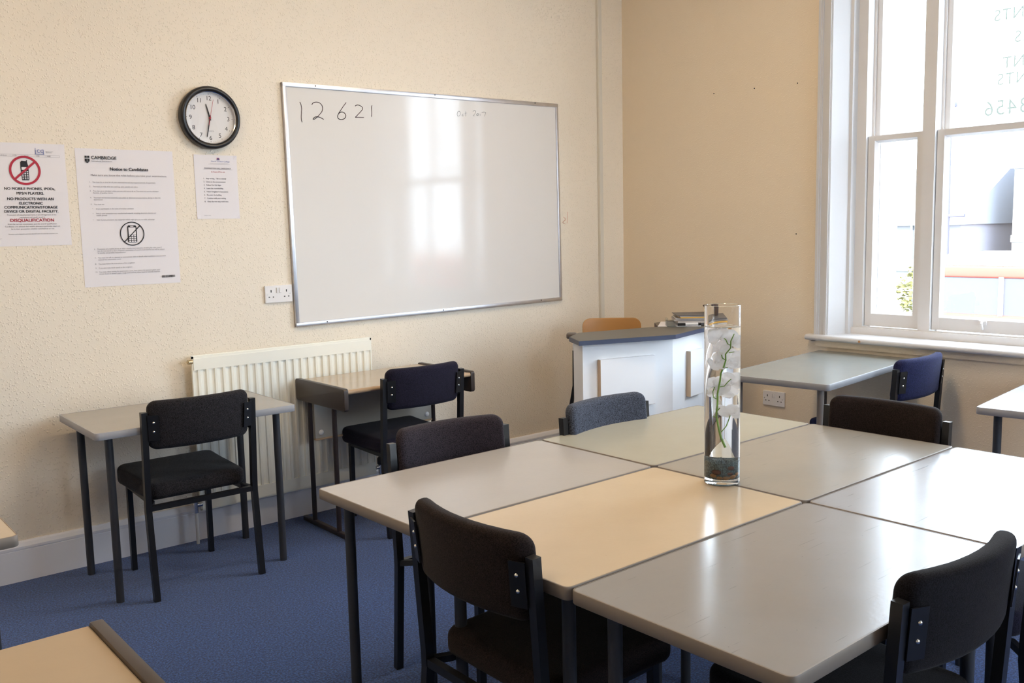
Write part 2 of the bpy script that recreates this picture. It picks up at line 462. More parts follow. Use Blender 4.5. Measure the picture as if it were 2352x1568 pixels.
# skirting boards with a grooved cap moulding
def skirt(name, p0, p1, nrm):
    bm = bmesh.new()
    d = Vector((p1[0]-p0[0], p1[1]-p0[1])); L = d.length; d /= L; n = Vector(nrm)
    prof = [(0, 0), (.020, 0), (.020, .134), (.0165, .1355), (.0165, .1385), (.020, .140), (.020, .150), (.012, .166), (.007, .172), (0, .172)]
    a = [bm.verts.new((p0[0]+n.x*q, p0[1]+n.y*q, z)) for q, z in prof]
    b = [bm.verts.new((p1[0]+n.x*q, p1[1]+n.y*q, z)) for q, z in prof]
    for i in range(len(prof)-1): bm.faces.new((a[i], a[i+1], b[i+1], b[i]))
    bm.faces.new(a); bm.faces.new(b)
    return struct(obj(name, bm, SKIRTM))
skirt('baseboard_back', (XL+.02, 0), (-.02, 0), (0, -1))
skirt('baseboard_right', (0, 0), (0, YF), (-1, 0))
skirt('baseboard_left', (XL, YF), (XL, 0), (1, 0))

# cable trunking by the corner
bm = bmesh.new(); rbb(bm, (-.238, -.020, .174), (-.204, 0, ZC), .002, 1)
rbb(bm, (-.2365, -.0225, .174), (-.2235, -.019, ZC), .001, 1)
struct(obj('trim_1', bm, plain('trunking_plastic', (.70, .66, .58), .4)))

# ------------------------------------------------------------------ window (three lights of sliding sashes)
win = bpy.data.objects.new('window_1', None); COL.objects.link(win); struct(win); win.location = (0, -2.495, .8)
def wpart(name, bm, mat, par=None, smooth=False):
    o = obj(name, bm, mat, None, smooth)
    o.parent = par or win
    o.matrix_parent_inverse = Matrix.Translation(-Vector((0, -2.495, .8))) if (par is None) else Matrix.Identity(4)
    return o
def both(fn):
    fn(lambda y: y); fn(lambda y: -4.99-y)
# box frame
bm = bmesh.new()
FX0, FX1 = .15, .30
bb(bm, (FX0, -1.637, .82), (FX1, WY0, WZ1)); bb(bm, (FX0, -2.011, .82), (FX1, -1.949, WZ1))
bb(bm, (FX0, -3.041, .82), (FX1, -2.979, WZ1)); bb(bm, (FX0, WY1, .82), (FX1, -3.353, WZ1))
bb(bm, (FX0-.0012, WY1, WZ1-.12), (FX1+.001, WY0, WZ1))
bb(bm, (FX0-.02, WY1, WZ0-.02), (FX1+.06, WY0, .868)); bb(bm, (FX0-.005, -3.353, .868), (FX0+.014, -1.637, .874))
# parting beads between the sashes
for y in (-1.643, -1.943, -2.017, -2.973, -3.047, -3.347): bb(bm, (.212, y-.006, .868), (.222, y+.006, WZ1-.12))
frame = wpart('window_frame', bm, SASHW)
def sash(y0, y1, z0, z1, x0, st, bot, top, nm='sash', bar=None, split=None):
    """y0>y1; x0 inner face"""
    bm = bmesh.new(); t = .040
    bb(bm, (x0, y0-st, z0), (x0+t, y0, z1)); bb(bm, (x0, y1, z0), (x0+t, y1+st, z1))
    bb(bm, (x0+.0005, y1, z0), (x0+t-.0005, y0, z0+bot)); bb(bm, (x0+.0005, y1, z1-top), (x0+t-.0005, y0, z1))
    # sloping glazing bead round the glass
    gy0, gy1, gz0, gz1 = y0-st, y1+st, z0+bot, z1-top
    if split: bb(bm, (x0+.001, split-.011, gz0), (x0+t-.001, split+.011, gz1))
    def bead(a, b, c, d):
        vs = [bm.verts.new(p) for p in (a, b, c, d)]; bm.faces.new(vs)
    w = .012
    xi, xo = x0+.002, x0+.020
    A = [(gy0, gz0), (gy0, gz1), (gy1, gz1), (gy1, gz0)]
    B = [(gy0-w, gz0+w), (gy0-w, gz1-w), (gy1+w, gz1-w), (gy1+w, gz0+w)]
    for i in range(4):
        j = (i+1) % 4
        bead((xi, *A[i]), (xi, *A[j]), (xo, *B[j]), (xo, *B[i]))
    o = wpart(nm, bm, SASHW)
    g = bmesh.new(); bb(g, (x0+.019, gy1, gz0), (x0+.022, gy0, gz1)); pane = obj('glass_pane', g, WINGLASS, o)
    return o, pane
for mir in (False, True):
    f = (lambda y: -4.99-y) if mir else (lambda y: y)
    a, b = sorted((f(-1.640), f(-1.946)), reverse=True)
    sash(a, b, .875, 1.893, .170, .036, .068, .026, 'lower_sash')
    sash(a, b, 1.868, WZ1-.12, .223, .036, .026, .05, 'upper_sash')
sl, pl = sash(-2.014, -2.976, .878, 1.893, .170, .036, .064, .030, 'lower_sash', split=-2.53)
su, pu = sash(-2.014, -2.976, 1.866, WZ1-.12, .223, .036, .028, .05, 'upper_sash', split=-2.53)
# sash lift
bm = bmesh.new()
tube(bm, [(.171, -2.272, .930), (.155, -2.272, .934), (.147, -2.274, .926), (.150, -2.276, .910), (.158, -2.276, .898)], .006, 8)
rbb(bm, (.162, -2.292, .918), (.171, -2.254, .940), .003, 2)
obj('sash_lift', bm, SASHW, sl, True)
# reversed lettering on the outside of the glass
for s, sz, y, z in (('ANTS', .078, -2.236, 2.389), ('RS', .078, -2.335, 2.276), ('ENT', .078, -2.284, 2.162), ('NTS', .078, -2.262, 2.085), ('3456', .104, -2.205, 1.943)):
    text('glass_lettering', s, sz, (.2462, y, z), DECAL, pu, '+x', bold=0., align='RIGHT', sx=.92, sp=1.12, extr=.0003)
# reveal lining (splayed panel), head lining
def splay(f, nm):
    bm = bmesh.new()
    P = [(-.008, -1.500), (-.008, -1.527), (.100, -1.566), (.105, -1.580), (.150, -1.584), (.150, -1.500)]
    P = [(x, f(y)) for x, y in P]
    prism(bm, P, .832, WZ1)
    return wpart(nm, bm, GLOSSWHITE)
splay(lambda y: y, 'reveal_lining'); splay(lambda y: -4.99-y, 'reveal_lining')
bm = bmesh.new(); bb(bm, (0, -3.466, WZ1-.03), (.15, -1.524, WZ1)); wpart('head_lining', bm, GLOSSWHITE)
# sill board with rounded nosing
bm = bmesh.new()
pr = [(.150, .832), (-.030, .832)]
for k in range(9):
    a = PI/2+PI*k/8; pr.append((-.045+.0155*math.cos(a)*1.2, .8165+.0155*math.sin(a)))
pr += [(-.030, .801), (-.028, .798), (0, .798), (.0, .790), (.150, .790)]
ya, yb = -1.418, -3.572
A = [bm.verts.new((x, ya, z)) for x, z in pr]; B = [bm.verts.new((x, yb, z)) for x, z in pr]
for i in range(len(pr)): bm.faces.new((A[i], A[(i+1) % len(pr)], B[(i+1) % len(pr)], B[i]))
bm.faces.new(A); bm.faces.new(B)
# board only projects past the opening on the room side
for v in bm.verts:
    if v.co.x > .001:
        v.co.y = min(max(v.co.y, WY1+.001), WY0-.001)
sill = wpart('window_sill', bm, GLOSSWHITE, smooth=False)
bm = bmesh.new(); cyl(bm, (-.0640, -1.745, .815), (-.0600, -1.745, .815), .007, 10); obj('paint_chip', bm, plain('bare_wood', (.45, .25, .12), .8), None).parent = sill
bm = bmesh.new(); bb(bm, (-.016, -3.535, .765), (0, -1.455, .798)); wpart('sill_apron', bm, WALL_B)
# architrave with moulded steps
for f in (lambda y: y, lambda y: -4.99-y):
    bm = bmesh.new()
    for (a, b, t) in ((-1.452, -1.524, .012), (-1.452, -1.466, .026), (-1.466, -1.476, .020), (-1.506, -1.520, .018)):
        y0, y1 = sorted((f(a), f(b))); bb(bm, (-t, y0, .832), (0, y1, WZ1+.08))
    struct(obj('trim_2', bm, GLOSSWHITE)).name = 'trim_2' if f(0) == 0 else 'trim_3'
bm = bmesh.new(); bb(bm, (-.026, -3.54, WZ1-.03), (0, -1.452, WZ1+.10)); struct(obj('trim_4', bm, GLOSSWHITE))
# outer reveals of the opening: painted render, part of the outside wall
bm = bmesh.new()
bb(bm, (.35, -1.500, -2.5), (.50, .3, ZC+.2)); bb(bm, (.35, YF, -2.5), (.50, -3.49, ZC+.2)); bb(bm, (.35, -3.49, -2.5), (.50, -1.5, .76)); bb(bm, (.35, -3.49, WZ1), (.50, -1.5, ZC+.2))
bb(bm, (.30, -1.640, .80), (.50, -1.500, WZ1)); bb(bm, (.30, -3.49, .80), (.50, -3.35, WZ1))
struct(obj('wall_outer', bm, BRICKOUT))

# unseen copy of the window, added behind the viewer to light surfaces facing it
def copy_win(o, parent=None):
    c = o.copy(); COL.objects.link(c); c.parent = parent
    if parent is not None: c.matrix_parent_inverse = o.matrix_parent_inverse.copy()
    for ch in [q for q in bpy.data.objects if q.parent == o]:
        if not ch.name.startswith('glass_lettering'): copy_win(ch, c)
    return c
for i, cx in enumerate(RWX):
    w2 = copy_win(win); w2.name = 'window_%d' % (i+2); w2.location = (cx, YF, .8); w2.rotation_euler = (0, 0, -PI/2)

# ------------------------------------------------------------------ chairs
def make_chair():
    t = thing('padded_chair', '', 'chair')
    FB = FABS['black']
    yt, yf, w, wf = -.212, -.228, .2226, .1727
    fr = FRAMEBLK
    ymid = -.196
    for s in (-1, 1):
        bm = bmesh.new()
        tube(bm, [(s*w, yf, 0), (s*w, ymid, .36), (s*w, ymid-.001, .40), (s*w, yt-.008, .765)], .0118, square=True)
        obj('leg', bm, fr, t)
        bm = bmesh.new()
        tube(bm, [(s*wf, .205, 0), (s*wf, .200, .386)], .0108, square=True); obj('leg', bm, fr, t)
        bm = bmesh.new()
        tube(bm, [(s*w, ymid, .372), (s*.190, -.150, .379), (s*wf, .200, .379)], .009, square=True); obj('seat_rail', bm, fr, t)
        # bracket plate that carries the back rest
        bm = bmesh.new()
        M = Matrix.Translation((s*.194, -.2385, .702)) @ Matrix.Rotation(s*math.radians(20), 4, 'Z') @ Matrix.Rotation(math.radians(5.7), 4, 'X')
        bb(bm, (-.020, -.002, -.052), (.020, .002, .052), M)
        tube(bm, [(s*w, -.205, .640), (s*.205, -.216, .645)], .006, 6)
        br = obj('bracket', bm, fr, t)
        for z in (.7232, .6868):
            bm = bmesh.new()
            lathe(bm, [(0, .0045), (.0028, .004), (.0048, .002), (.0052, 0), (0, 0)], n=12)
            bmesh.ops.transform(bm, matrix=Matrix.Translation((s*.193, -.2398-(z-.702)*.1, z)) @ Matrix.Rotation(PI/2, 4, 'X'), verts=bm.verts)
            obj('bolt', bm, BOLT, br, True)
    bm = bmesh.new(); tube(bm, [(-w, ymid, .372), (w, ymid, .372)], .0105, square=True); obj('stretcher', bm, fr, t)
    bm = bmesh.new(); tube(bm, [(-wf, .198, .378), (wf, .198, .378)], .009, square=True); obj('stretcher', bm, fr, t)
    # curved back rest
    bm = bmesh.new()
    def f(u, v, s):
        z = .708+v
        bow = .042*(1-(u/.215)**2)
        yy = -.200 - bow - .10*(z-.708) + s
        return (u, yy, z)
    pad(bm, .412, .198, .048, .034, .020, f, .003)
    obj('backrest', bm, FB, t, True)
    # seat cushion: wedge with rounded corners, slightly fuller in the middle
    bm = bmesh.new()
    def g(u, v, s):
        z = .424+s
        if s > 0: z += .010*max(0, v/.2)**2 - .006*max(0, -v/.2)
        if s < 0: z += .004
        ww = 1.0+.02*(v/.2)
        return (u*ww, .040+v, z)
    pad(bm, .424, .410, .078, .045, .022, g, .006)
    obj('seat', bm, FB, t, True)
    return t
chair0 = make_chair()
CH = [
 (-3.166, -.417, -.003, 'black', 'charcoal chair with its back to the room at the grey desk by the radiator', 0),
 (-2.066, -.413, -.006, 'navy', 'dark navy chair tucked under the beech desk with brown end panels', 0),
 (-2.780, -2.025, 3.0645, 'purple', 'plum fabric chair behind the left end of the joined tables, facing the viewer', 1),
 (-2.093, -2.104, 3.170, 'tweed', 'blue grey tweed chair between the lectern and the joined tables', 1),
 (-1.687, -2.651, 1.576, 'brown', 'dark brown chair at the far right end of the joined tables', 1),
 (-.2985, -1.969, .009, 'blue', 'bright blue chair standing at the desk under the window sill', 0),
 (-3.119, -2.672, -1.578, 'brown', 'dark brown chair seen from behind at the left end of the joined tables', 1),
 (-2.781, -3.302, -.029, 'jet', 'black chair in the right foreground pushed in under the nearest table', 1),
 (-1.980, -3.235, -.02, 'navy', 'black chair at the right picture edge, mostly cut off, beside the foreground chair', 1),
]
for i, (x, y, a, fb, lab, g) in enumerate(CH):
    c = chair0 if i == 0 else copy_tree(chair0, None, {FABS['black']: FABS[fb]} if fb != 'black' else None)
    c.location = (x, y, 0); c.rotation_euler = (0, 0, a)
    c['label'] = lab
    c['group'] = 'padded chairs around the joined tables' if g else 'padded chairs at the single desks'

# ------------------------------------------------------------------ tables
def make_table(nm, label, loc, rz, L, S, h, lam, edge, legm=LEGGREY, grp=None, th=.029, legr=.0155, inset=.066, nolegs=()):
    """origin at the far left corner; length along +x, depth along -y"""
    t = thing(nm, label, 'table', loc, rz, grp)
    R = .018
    def rr(off, r):
        q = rrect(L-2*off, S-2*off, r, 5, 2); return [(x+L/2, y-S/2) for x, y in q]
    # edging band
    bm = bmesh.new()
    o = rr(0, R); oi = rr(.0015, R-.0015); ii = rr(.0045, R-.0045)
    n = len(o)
    lv = [[bm.verts.new((x, y, z)) for x, y in q] for q, z in ((ii, h-th), (oi, h-th), (o, h-th+.002), (o, h-.0025), (oi, h-.0004), (ii, h))]
    for a, b in zip(lv, lv[1:]+lv[:1]):
        for k in range(n): bm.faces.new((a[k], a[(k+1) % n], b[(k+1) % n], b[k]))
    obj('edge_band', bm, edge, t, True)
    bm = bmesh.new(); prism(bm, rr(.0047, R-.0047), h-th, h-.0006); obj('tabletop', bm, lam, t)
    # steel under-frame
    bm = bmesh.new()
    i = inset; q = .135
    for (a, b) in (((q, -q), (L-q, -q)), ((q, -S+q), (L-q, -S+q)), ((q, -q), (q, -S+q)), ((L-q, -q), (L-q, -S+q))):
        tube(bm, [(a[0], a[1], h-th-.0095), (b[0], b[1], h-th-.0095)], .009, square=True)
    for (a, b) in ((i, -i), (L-i, -i), (i, -S+i), (L-i, -S+i)):
        bb(bm, (a-.03, b-.03, h-th-.004), (a+.03, b+.03, h-th))
        tube(bm, [(a, b, h-th-.007), (q if a < L/2 else L-q, -q if b > -S/2 else -S+q, h-th-.009)], .007, square=True)
    obj('under_frame', bm, legm, t)
    for k, (a, b) in enumerate(((i, -i), (L-i, -i), (i, -S+i), (L-i, -S+i))):
        if k in nolegs: continue
        bm = bmesh.new(); cyl(bm, (a, b, 0), (a, b, h-th-.001), legr, 18); obj('leg', bm, legm, t, True)
    return t
TL, TS, TH, TA = .8765, .5249, .7042, .01131
tx, ty, tg = -3.3146, -1.9004, .005
labs = {
 1: ('grey beige table of the joined block, far row, nearest the radiator', LAM1),
 2: ('greenish beige table of the joined block, in front of the lectern', LAM2),
 3: ('cream yellow topped table in the middle left of the joined block', LAM3),
 4: ('stone coloured table of the joined block right of the flower vase', LAM4),
 5: ('plain grey table in the foreground of the joined block', LAM5),
 6: ('scratched grey table at the right, shining with window glare', LAM6)}
for k in range(1, 7):
    c, r = (k-1) % 2, (k-1)//2
    ox, oy = c*(TL+tg), r*(TS+tg)
    make_table('classroom_table', labs[k][0], (tx+ox*math.cos(TA)+oy*math.sin(TA), ty+ox*math.sin(TA)-oy*math.cos(TA), 0), TA, TL, TS, TH, labs[k][1], EDGE_T, grp='six tables pushed together')
make_table('exam_desk', 'grey desk against the wall under the notices, left of the radiator', (-3.5622, -.0720, 0), -.0099, .8344, .5401, .7042, LAMD, EDGE_D, grp='single desks along the walls')
make_table('exam_desk', 'green grey desk in the corner under the window sill', (-1.045, -1.600, 0), .115, 1.03, .535, .745, LAMW, EDGE_W, plain('taupe_tube', (.18, .15, .13), .5), grp='single desks along the walls')
make_table('exam_desk', 'pale desk cut off by the right picture edge, bright with window light', (-.842, -2.690, 0), .118, .815, .52, .704, LAMR, EDGE_D, grp='single desks along the walls')
make_table('exam_desk', 'beige desk corner at the left picture edge', (-4.905, -1.215, 0), 0, .8344, .5401, .7042, LAMC, EDGE_T, grp='single desks along the walls')

def make_paneldesk():
    """desk with brown end panels; origin at far left on the floor"""
    t = thing('panel_desk', 'beech topped desk with dark brown end panels in front of the radiator', 'desk', (0, 0, 0), 0, 'beech desks with brown end panels')
    L, S, h = .760, .486, .728
    bm = bmesh.new(); rbb(bm, (.024, -S+.012, h-.030), (L-.024, -.004, h-.008), .004, 2); obj('desktop', bm, LAMC, t)
    bm = bmesh.new(); cyl(bm, (.024, -S+.014, h-.019), (L-.024, -S+.014, h-.019), .011, 12); obj('front_edge', bm, BEECHEDGE, t, True)
    for x in (0, L-.024):
        bm = bmesh.new()
        b2 = bmesh.new(); bb(b2, (x, -S, h-.108), (x+.024, 0, h))
        ed = [e for e in b2.edges if abs(e.verts[0].co.x-e.verts[1].co.x) > .01]
        bmesh.ops.bevel(b2, geom=ed, offset=.014, segments=4, affect='EDGES', profile=.5)
        merge(bm, b2)
        bmesh.ops.bevel(bm, geom=[e for e in bm.edges if e.calc_face_angle(0) > 1.0], offset=.003, segments=2, affect='EDGES', profile=.5)
        obj('end_panel', bm, BROWNP, t, True)
    for x in (.012, L-.012):
        for y in (-.118, -.362):
            bm = bmesh.new(); tube(bm, [(x, y, .024), (x, y, h-.05)], .012, 14); obj('leg', bm, plain('brown_tube', (.030, .020, .020), .35) if 'brown_tube' not in MATS else MATS['brown_tube'], t, True)
        bm = bmesh.new(); rbb(bm, (x-.0125, -S+.012, 0), (x+.0125, -.012, .024), .004, 2); obj('floor_bar', bm, MATS['brown_tube'], t)
    bm = bmesh.new(); rbb(bm, (.030, -.130, .432), (L-.030, -.115, h-.032), .003, 1); md = obj('modesty_panel', bm, MODESTY, t)
    bm = bmesh.new(); rbb(bm, (.030, -.134, .424), (L-.030, -.112, .434), .002, 1); obj('panel_edge', bm, BEECHEDGE, md)
    for x in (.062, L-.062):
        bm = bmesh.new(); lathe(bm, [(0, .008), (.008, .007), (.013, .003), (.014, 0), (0, 0)], n=18)
        bmesh.ops.transform(bm, matrix=Matrix.Translation((x, -.1305, .462)) @ Matrix.Rotation(PI/2, 4, 'X'), verts=bm.verts)
        obj('cap_bolt', bm, PLASTW, md, True)
    return t
d2 = make_paneldesk(); d2.location = (-2.460, -.072, 0)
d5 = copy_tree(d2, None, {LAMC: LAMC2}); d5.location = (-4.845, -2.495, 0)
d5['label'] = 'beech desk with brown end strip in the bottom left corner of the picture'

# ------------------------------------------------------------------ radiator
rad = thing('radiator', 'white double panel radiator on the wall behind the two left desks', 'radiator', (-2.50, -.06, .16))
def rpart(nm, bm, mat, smooth=False):
    bmesh.ops.transform(bm, matrix=Matrix.Translation((2.50, .06, -.16)), verts=bm.verts)
    return obj(nm, bm, mat, rad, smooth)
RX0, RX1, RZ0, RZ1 = -2.971, -2.006, .158, .892
def panel(y):
    bm = bmesh.new()
    pitch = .0405; x0 = RX0+.022; n = 22
    zt, zb = RZ1-.068, RZ0+.060
    # flat border bands
    bb(bm, (RX0+.006, y, zt), (RX1-.006, y+.012, RZ1-.014)); bb(bm, (RX0+.006, y, RZ0), (RX1-.006, y+.012, zb))
    # rim flanges
    bb(bm, (RX0, y+.004, RZ0-.004), (RX0+.008, y+.012, RZ1-.004)); bb(bm, (RX1-.008, y+.004, RZ0-.004), (RX1, y+.012, RZ1-.004))
    bb(bm, (RX0, y+.004, RZ1-.014), (RX1, y+.012, RZ1-.004)); bb(bm, (RX0, y+.004, RZ0-.006), (RX1, y+.012, RZ0+.002))
    # fluting: raised ribs with sloping cheeks
    xs = []
    for k in range(n+1):
        x = x0+k*pitch
        if x+pitch > RX1-.004: break
        xs += [(x, 0), (x+.003, .0085), (x+.0135, .0085), (x+.0185, .004), (x+.030, 0)]
    xs = [(RX0+.008, 0)]+xs+[(RX1-.008, 0)]
    for z0, z1 in ((zb, zt),):
        A = [bm.verts.new((x, y+.009-d*1.0, z0)) for x, d in xs]; B = [bm.verts.new((x, y+.009-d*1.0, z1)) for x, d in xs]
        for i in range(len(xs)-1): bm.faces.new((A[i], A[i+1], B[i+1], B[i]))
    bb(bm, (RX0+.008, y+.010, zb), (RX1-.008, y+.012, zt))
    return bm
rpart('radiator_panel', panel(-.066), RADM)
bm = bmesh.new()
bb(bm, (RX0, -.054, RZ0), (RX1, -.048, RZ1)); rpart('back_sheet', bm, RADM)
bm = bmesh.new()
for x in (RX0+.12, RX1-.12):
    bb(bm, (x-.02, -.048, RZ0+.1), (x+.02, -.0015, RZ1-.1))
rpart('wall_bracket', bm, RADM)
bm = bmesh.new(); cyl(bm, (RX0-.016, -.056, RZ1-.028), (RX0+.004, -.056, RZ1-.028), .011, 14); cyl(bm, (RX0-.022, -.056, RZ1-.028), (RX0-.014, -.056, RZ1-.028), .005, 8); rpart('bleed_plug', bm, plain('brass_plug', (.5, .42, .28), .35, 1.), True)
bm = bmesh.new(); cyl(bm, (-2.998, -.068, .150), (-2.998, -.068, .212), .011, 14); cyl(bm, (-3.002, -.068, .186), (RX0+.004, -.068, .186), .010, 14); cyl(bm, (-2.998, -.068, .206), (-2.998, -.068, .232), .008, 12, .005)
rpart('radiator_valve', bm, CHROME, True)
bm = bmesh.new(); cyl(bm, (-2.998, -.068, 0), (-2.998, -.068, .155), .0075, 14); rpart('water_pipe', bm, GLOSSWHITE, True)
bm = bmesh.new(); cyl(bm, (-1.985, -.068, .150), (-1.985, -.068, .200), .011, 14); cyl(bm, (-1.985, -.068, .186), (RX1-.004, -.068, .186), .010, 14)
rpart('radiator_valve', bm, CHROME, True)
bm = bmesh.new(); cyl(bm, (-1.985, -.068, 0), (-1.985, -.068, .155), .0075, 14); rpart('water_pipe', bm, GLOSSWHITE, True)
bm = bmesh.new(); lathe(bm, [(0, .200), (.013, .200), (.016, .206), (.016, .232), (.013, .238), (.006, .244), (.005, .262), (0, .264)], (-1.985, -.068, 0), 18); rpart('valve_cap', bm, BLACKPL, True)

# ------------------------------------------------------------------ sockets
def socket(label, M):
    t = thing('wall_socket', label, 'socket', M.to_translation(), 0, 'double wall sockets')
    t.matrix_world = M
    bm = bmesh.new(); rbb(bm, (-.073, -.012, -.043), (.073, 0, .043), .003, 2); obj('face_plate', bm, PLASTW, t)
    for x in (-.0125, .0015):
        bm = bmesh.new(); rbb(bm, (x, -.0165, .006), (x+.011, -.011, .032), .0015, 1); obj('rocker_switch', bm, PLASTW, t)
    bm = bmesh.new()
    for cx in (-.041, .041):
        bb(bm, (cx-.0022, -.0128, .009), (cx+.0022, -.0118, .021))
        bb(bm, (cx-.0145, -.0128, -.016), (cx-.0075, -.0118, -.0115)); bb(bm, (cx+.0075, -.0128, -.016), (cx+.0145, -.0118, -.0115))
    obj('pin_holes', bm, DARKHOLE, t)
    for x in (-.060, .060):
        bm = bmesh.new(); cyl(bm, (x, -.0135, 0), (x, -.011, 0), .0033, 10); obj('screw', bm, BOLT, t)
    return t
socket('white double socket at the lower left corner of the whiteboard', Matrix.Translation((-2.494, 0, 1.150)))
socket('white double socket low on the window wall beside the corner desk', Matrix.Translation((0, -1.188, .435)) @ Matrix.Rotation(-PI/2, 4, 'Z'))

# ------------------------------------------------------------------ whiteboard
wb = thing('whiteboard', 'large whiteboard with aluminium frame and 12 621 written at top left', 'whiteboard', (-1.5015, 0, 1.588))
WBM = Matrix.Rotation(-.0085, 4, 'Y')
W2, H2 = 1.8306/2, 1.2085/2
def wpt(bm): bmesh.ops.transform(bm, matrix=WBM, verts=bm.verts); return bm
bm = bmesh.new(); bb(bm, (-W2+.004, -.014, -H2+.004), (W2-.004, -.004, H2-.004)); obj('writing_surface', wpt(bm), BOARD, wb)
bm = bmesh.new()
fw = .022
def rail(p0, p1, n):
    pass
for (lo, hi) in (((-W2, -.021, H2-fw), (W2, 0, H2)), ((-W2, -.021, -H2), (W2, 0, -H2+fw))):
    rbb(bm, lo, hi, .003, 2)
for (lo, hi) in (((-W2, -.0205, -H2+.001), (-W2+fw-.002, 0, H2-.001)), ((W2-fw+.002, -.0205, -H2+.001), (W2, 0, H2-.001))):
    rbb(bm, lo, hi, .003, 2)
obj('aluminium_frame', wpt(bm), ALU, wb, True)
for (x, z) in ((-2.243, 2.177), (-.780, 2.192), (-1.513, 2.1856), (-2.238, .991), (-1.501, .998), (-.760, 1.005)):
    bm = bmesh.new(); cyl(bm, (x+1.5015, -.0225, z-1.588), (x+1.5015, -.020, z-1.588), .0042, 10); obj('screw', bm, plain('screw_dark', (.15, .14, .14), .4, 1.) if 'screw_dark' not in MATS else MATS['screw_dark'], wb)
def strokes(nm, L, w, mat):
    bm = bmesh.new()
    for st in L: ribbon(bm, [(x+1.5015, z-1.588) for x, z in st], w, -.0142)
    return obj(nm, bm, mat, wb)
strokes('handwriting', [
 [(-2.3292, 2.0925), (-2.3239, 2.0799), (-2.3212, 2.0628), (-2.3234, 2.0432), (-2.3258, 2.0215), (-2.3254, 2.0064), (-2.3224, 1.9962)],
 [(-2.2638, 2.085), (-2.2559, 2.0942), (-2.2384, 2.0991), (-2.2211, 2.0965), (-2.208, 2.0854), (-2.2045, 2.0714), (-2.2096, 2.0546), (-2.2242, 2.0384), (-2.2373, 2.0255), (-2.2502, 2.0161), (-2.259, 2.0134), (-2.2601, 2.0166), (-2.2497, 2.0248), (-2.2347, 2.0272), (-2.2175, 2.0234), (-2.2023, 2.0166)],
 [(-2.0682, 2.1079), (-2.0847, 2.089), (-2.1012, 2.0679), (-2.115, 2.0493), (-2.1208, 2.0356), (-2.1174, 2.0258), (-2.1061, 2.0214), (-2.0905, 2.0229), (-2.0772, 2.0315), (-2.0727, 2.0429), (-2.0787, 2.0537), (-2.0913, 2.0592), (-2.1043, 2.0571), (-2.1123, 2.0517)],
 [(-2.0153, 2.0947), (-2.0032, 2.1006), (-1.9874, 2.0988), (-1.9745, 2.0917), (-1.9717, 2.0828), (-1.9808, 2.071), (-2.0002, 2.0528), (-2.0174, 2.0372)], [(-2.0174, 2.0372), (-1.993, 2.0381), (-1.9669, 2.0392)],
 [(-1.914, 2.1036), (-1.9179, 2.0885), (-1.9167, 2.0681), (-1.9191, 2.0463)]], .0036, MARKER)
strokes('faint_date', [
 [(-1.3456, 2.1107), (-1.3549, 2.1045), (-1.3597, 2.0928), (-1.3564, 2.083), (-1.3466, 2.0827), (-1.3379, 2.0926), (-1.3385, 2.1055), (-1.3456, 2.1107)],
 [(-1.317, 2.0968), (-1.3245, 2.0906), (-1.3229, 2.0849), (-1.3137, 2.0861)], [(-1.2992, 2.1107), (-1.3005, 2.0963), (-1.2972, 2.0844)], [(-1.3047, 2.1004), (-1.291, 2.1032)],
 [(-1.2474, 2.1139), (-1.2368, 2.1198), (-1.2275, 2.1166), (-1.2317, 2.1048), (-1.2471, 2.0894)], [(-1.2471, 2.0894), (-1.2322, 2.0911)],
 [(-1.213, 2.1045), (-1.2207, 2.0997), (-1.219, 2.094), (-1.2107, 2.0944), (-1.2056, 2.1006), (-1.2093, 2.1041), (-1.213, 2.1045)],
 [(-1.1953, 2.1041), (-1.1957, 2.0939)], [(-1.1827, 2.1115), (-1.1693, 2.1158), (-1.1541, 2.1144)], [(-1.1541, 2.1144), (-1.1591, 2.1033), (-1.1644, 2.0922)]], .0022, MARKFAINT)

# ------------------------------------------------------------------ clock
ck = thing('wall_clock', 'round black rimmed wall clock with white face showing 11.32', 'clock', (-2.797, 0, 1.9886))
def lathe_y(bm, prof, n=64):
    b2 = bmesh.new(); lathe(b2, prof, n=n); merge(bm, b2, Matrix.Rotation(PI/2, 4, 'X'))
bm = bmesh.new(); lathe_y(bm, [(.118, .006), (.118, .030), (.121, .036), (.126, .041), (.133, .042), (.140, .038), (.1435, .030), (.1437, .020), (.142, .002), (.118, .002)]); obj('clock_rim', bm, BLACKPL, ck, True)
bm = bmesh.new(); lathe_y(bm, [(0, .016), (.119, .016), (.119, .010), (0, .010)]); obj('clock_face', bm, CLOCKFACE, ck)
bm = bmesh.new(); lathe_y(bm, [(.1165, .0165), (.1165, .034), (.1195, .036), (.1195, .0165)]); obj('chrome_bezel', bm, CHROME, ck, True)
for k in range(12):
    a = math.radians(30*(k+1)); s = str(k+1); r = .0905
    text('numeral', s, .0285, (r*math.sin(a), -.0163, r*math.cos(a)-.0100), INK, ck, align='CENTER', extr=.0001, sp=.95)
bm = bmesh.new()
for k in range(60):
    a = math.radians(6*k); R_ = .0018 if k % 5 == 0 else .0006
    b2 = bmesh.new(); lathe(b2, [(0, .0003), (R_, .0003), (R_, 0), (0, 0)], n=8)
    merge(bm, b2, Matrix.Translation((.1085*math.sin(a), -.0160, .1085*math.cos(a))) @ Matrix.Rotation(PI/2, 4, 'X'))
obj('minute_dots', bm, INK, ck)
text('dial_text', 'QUARTZ', .0075, (.002, -.0163, -.062), INKGREY, ck, align='CENTER', extr=.0001)
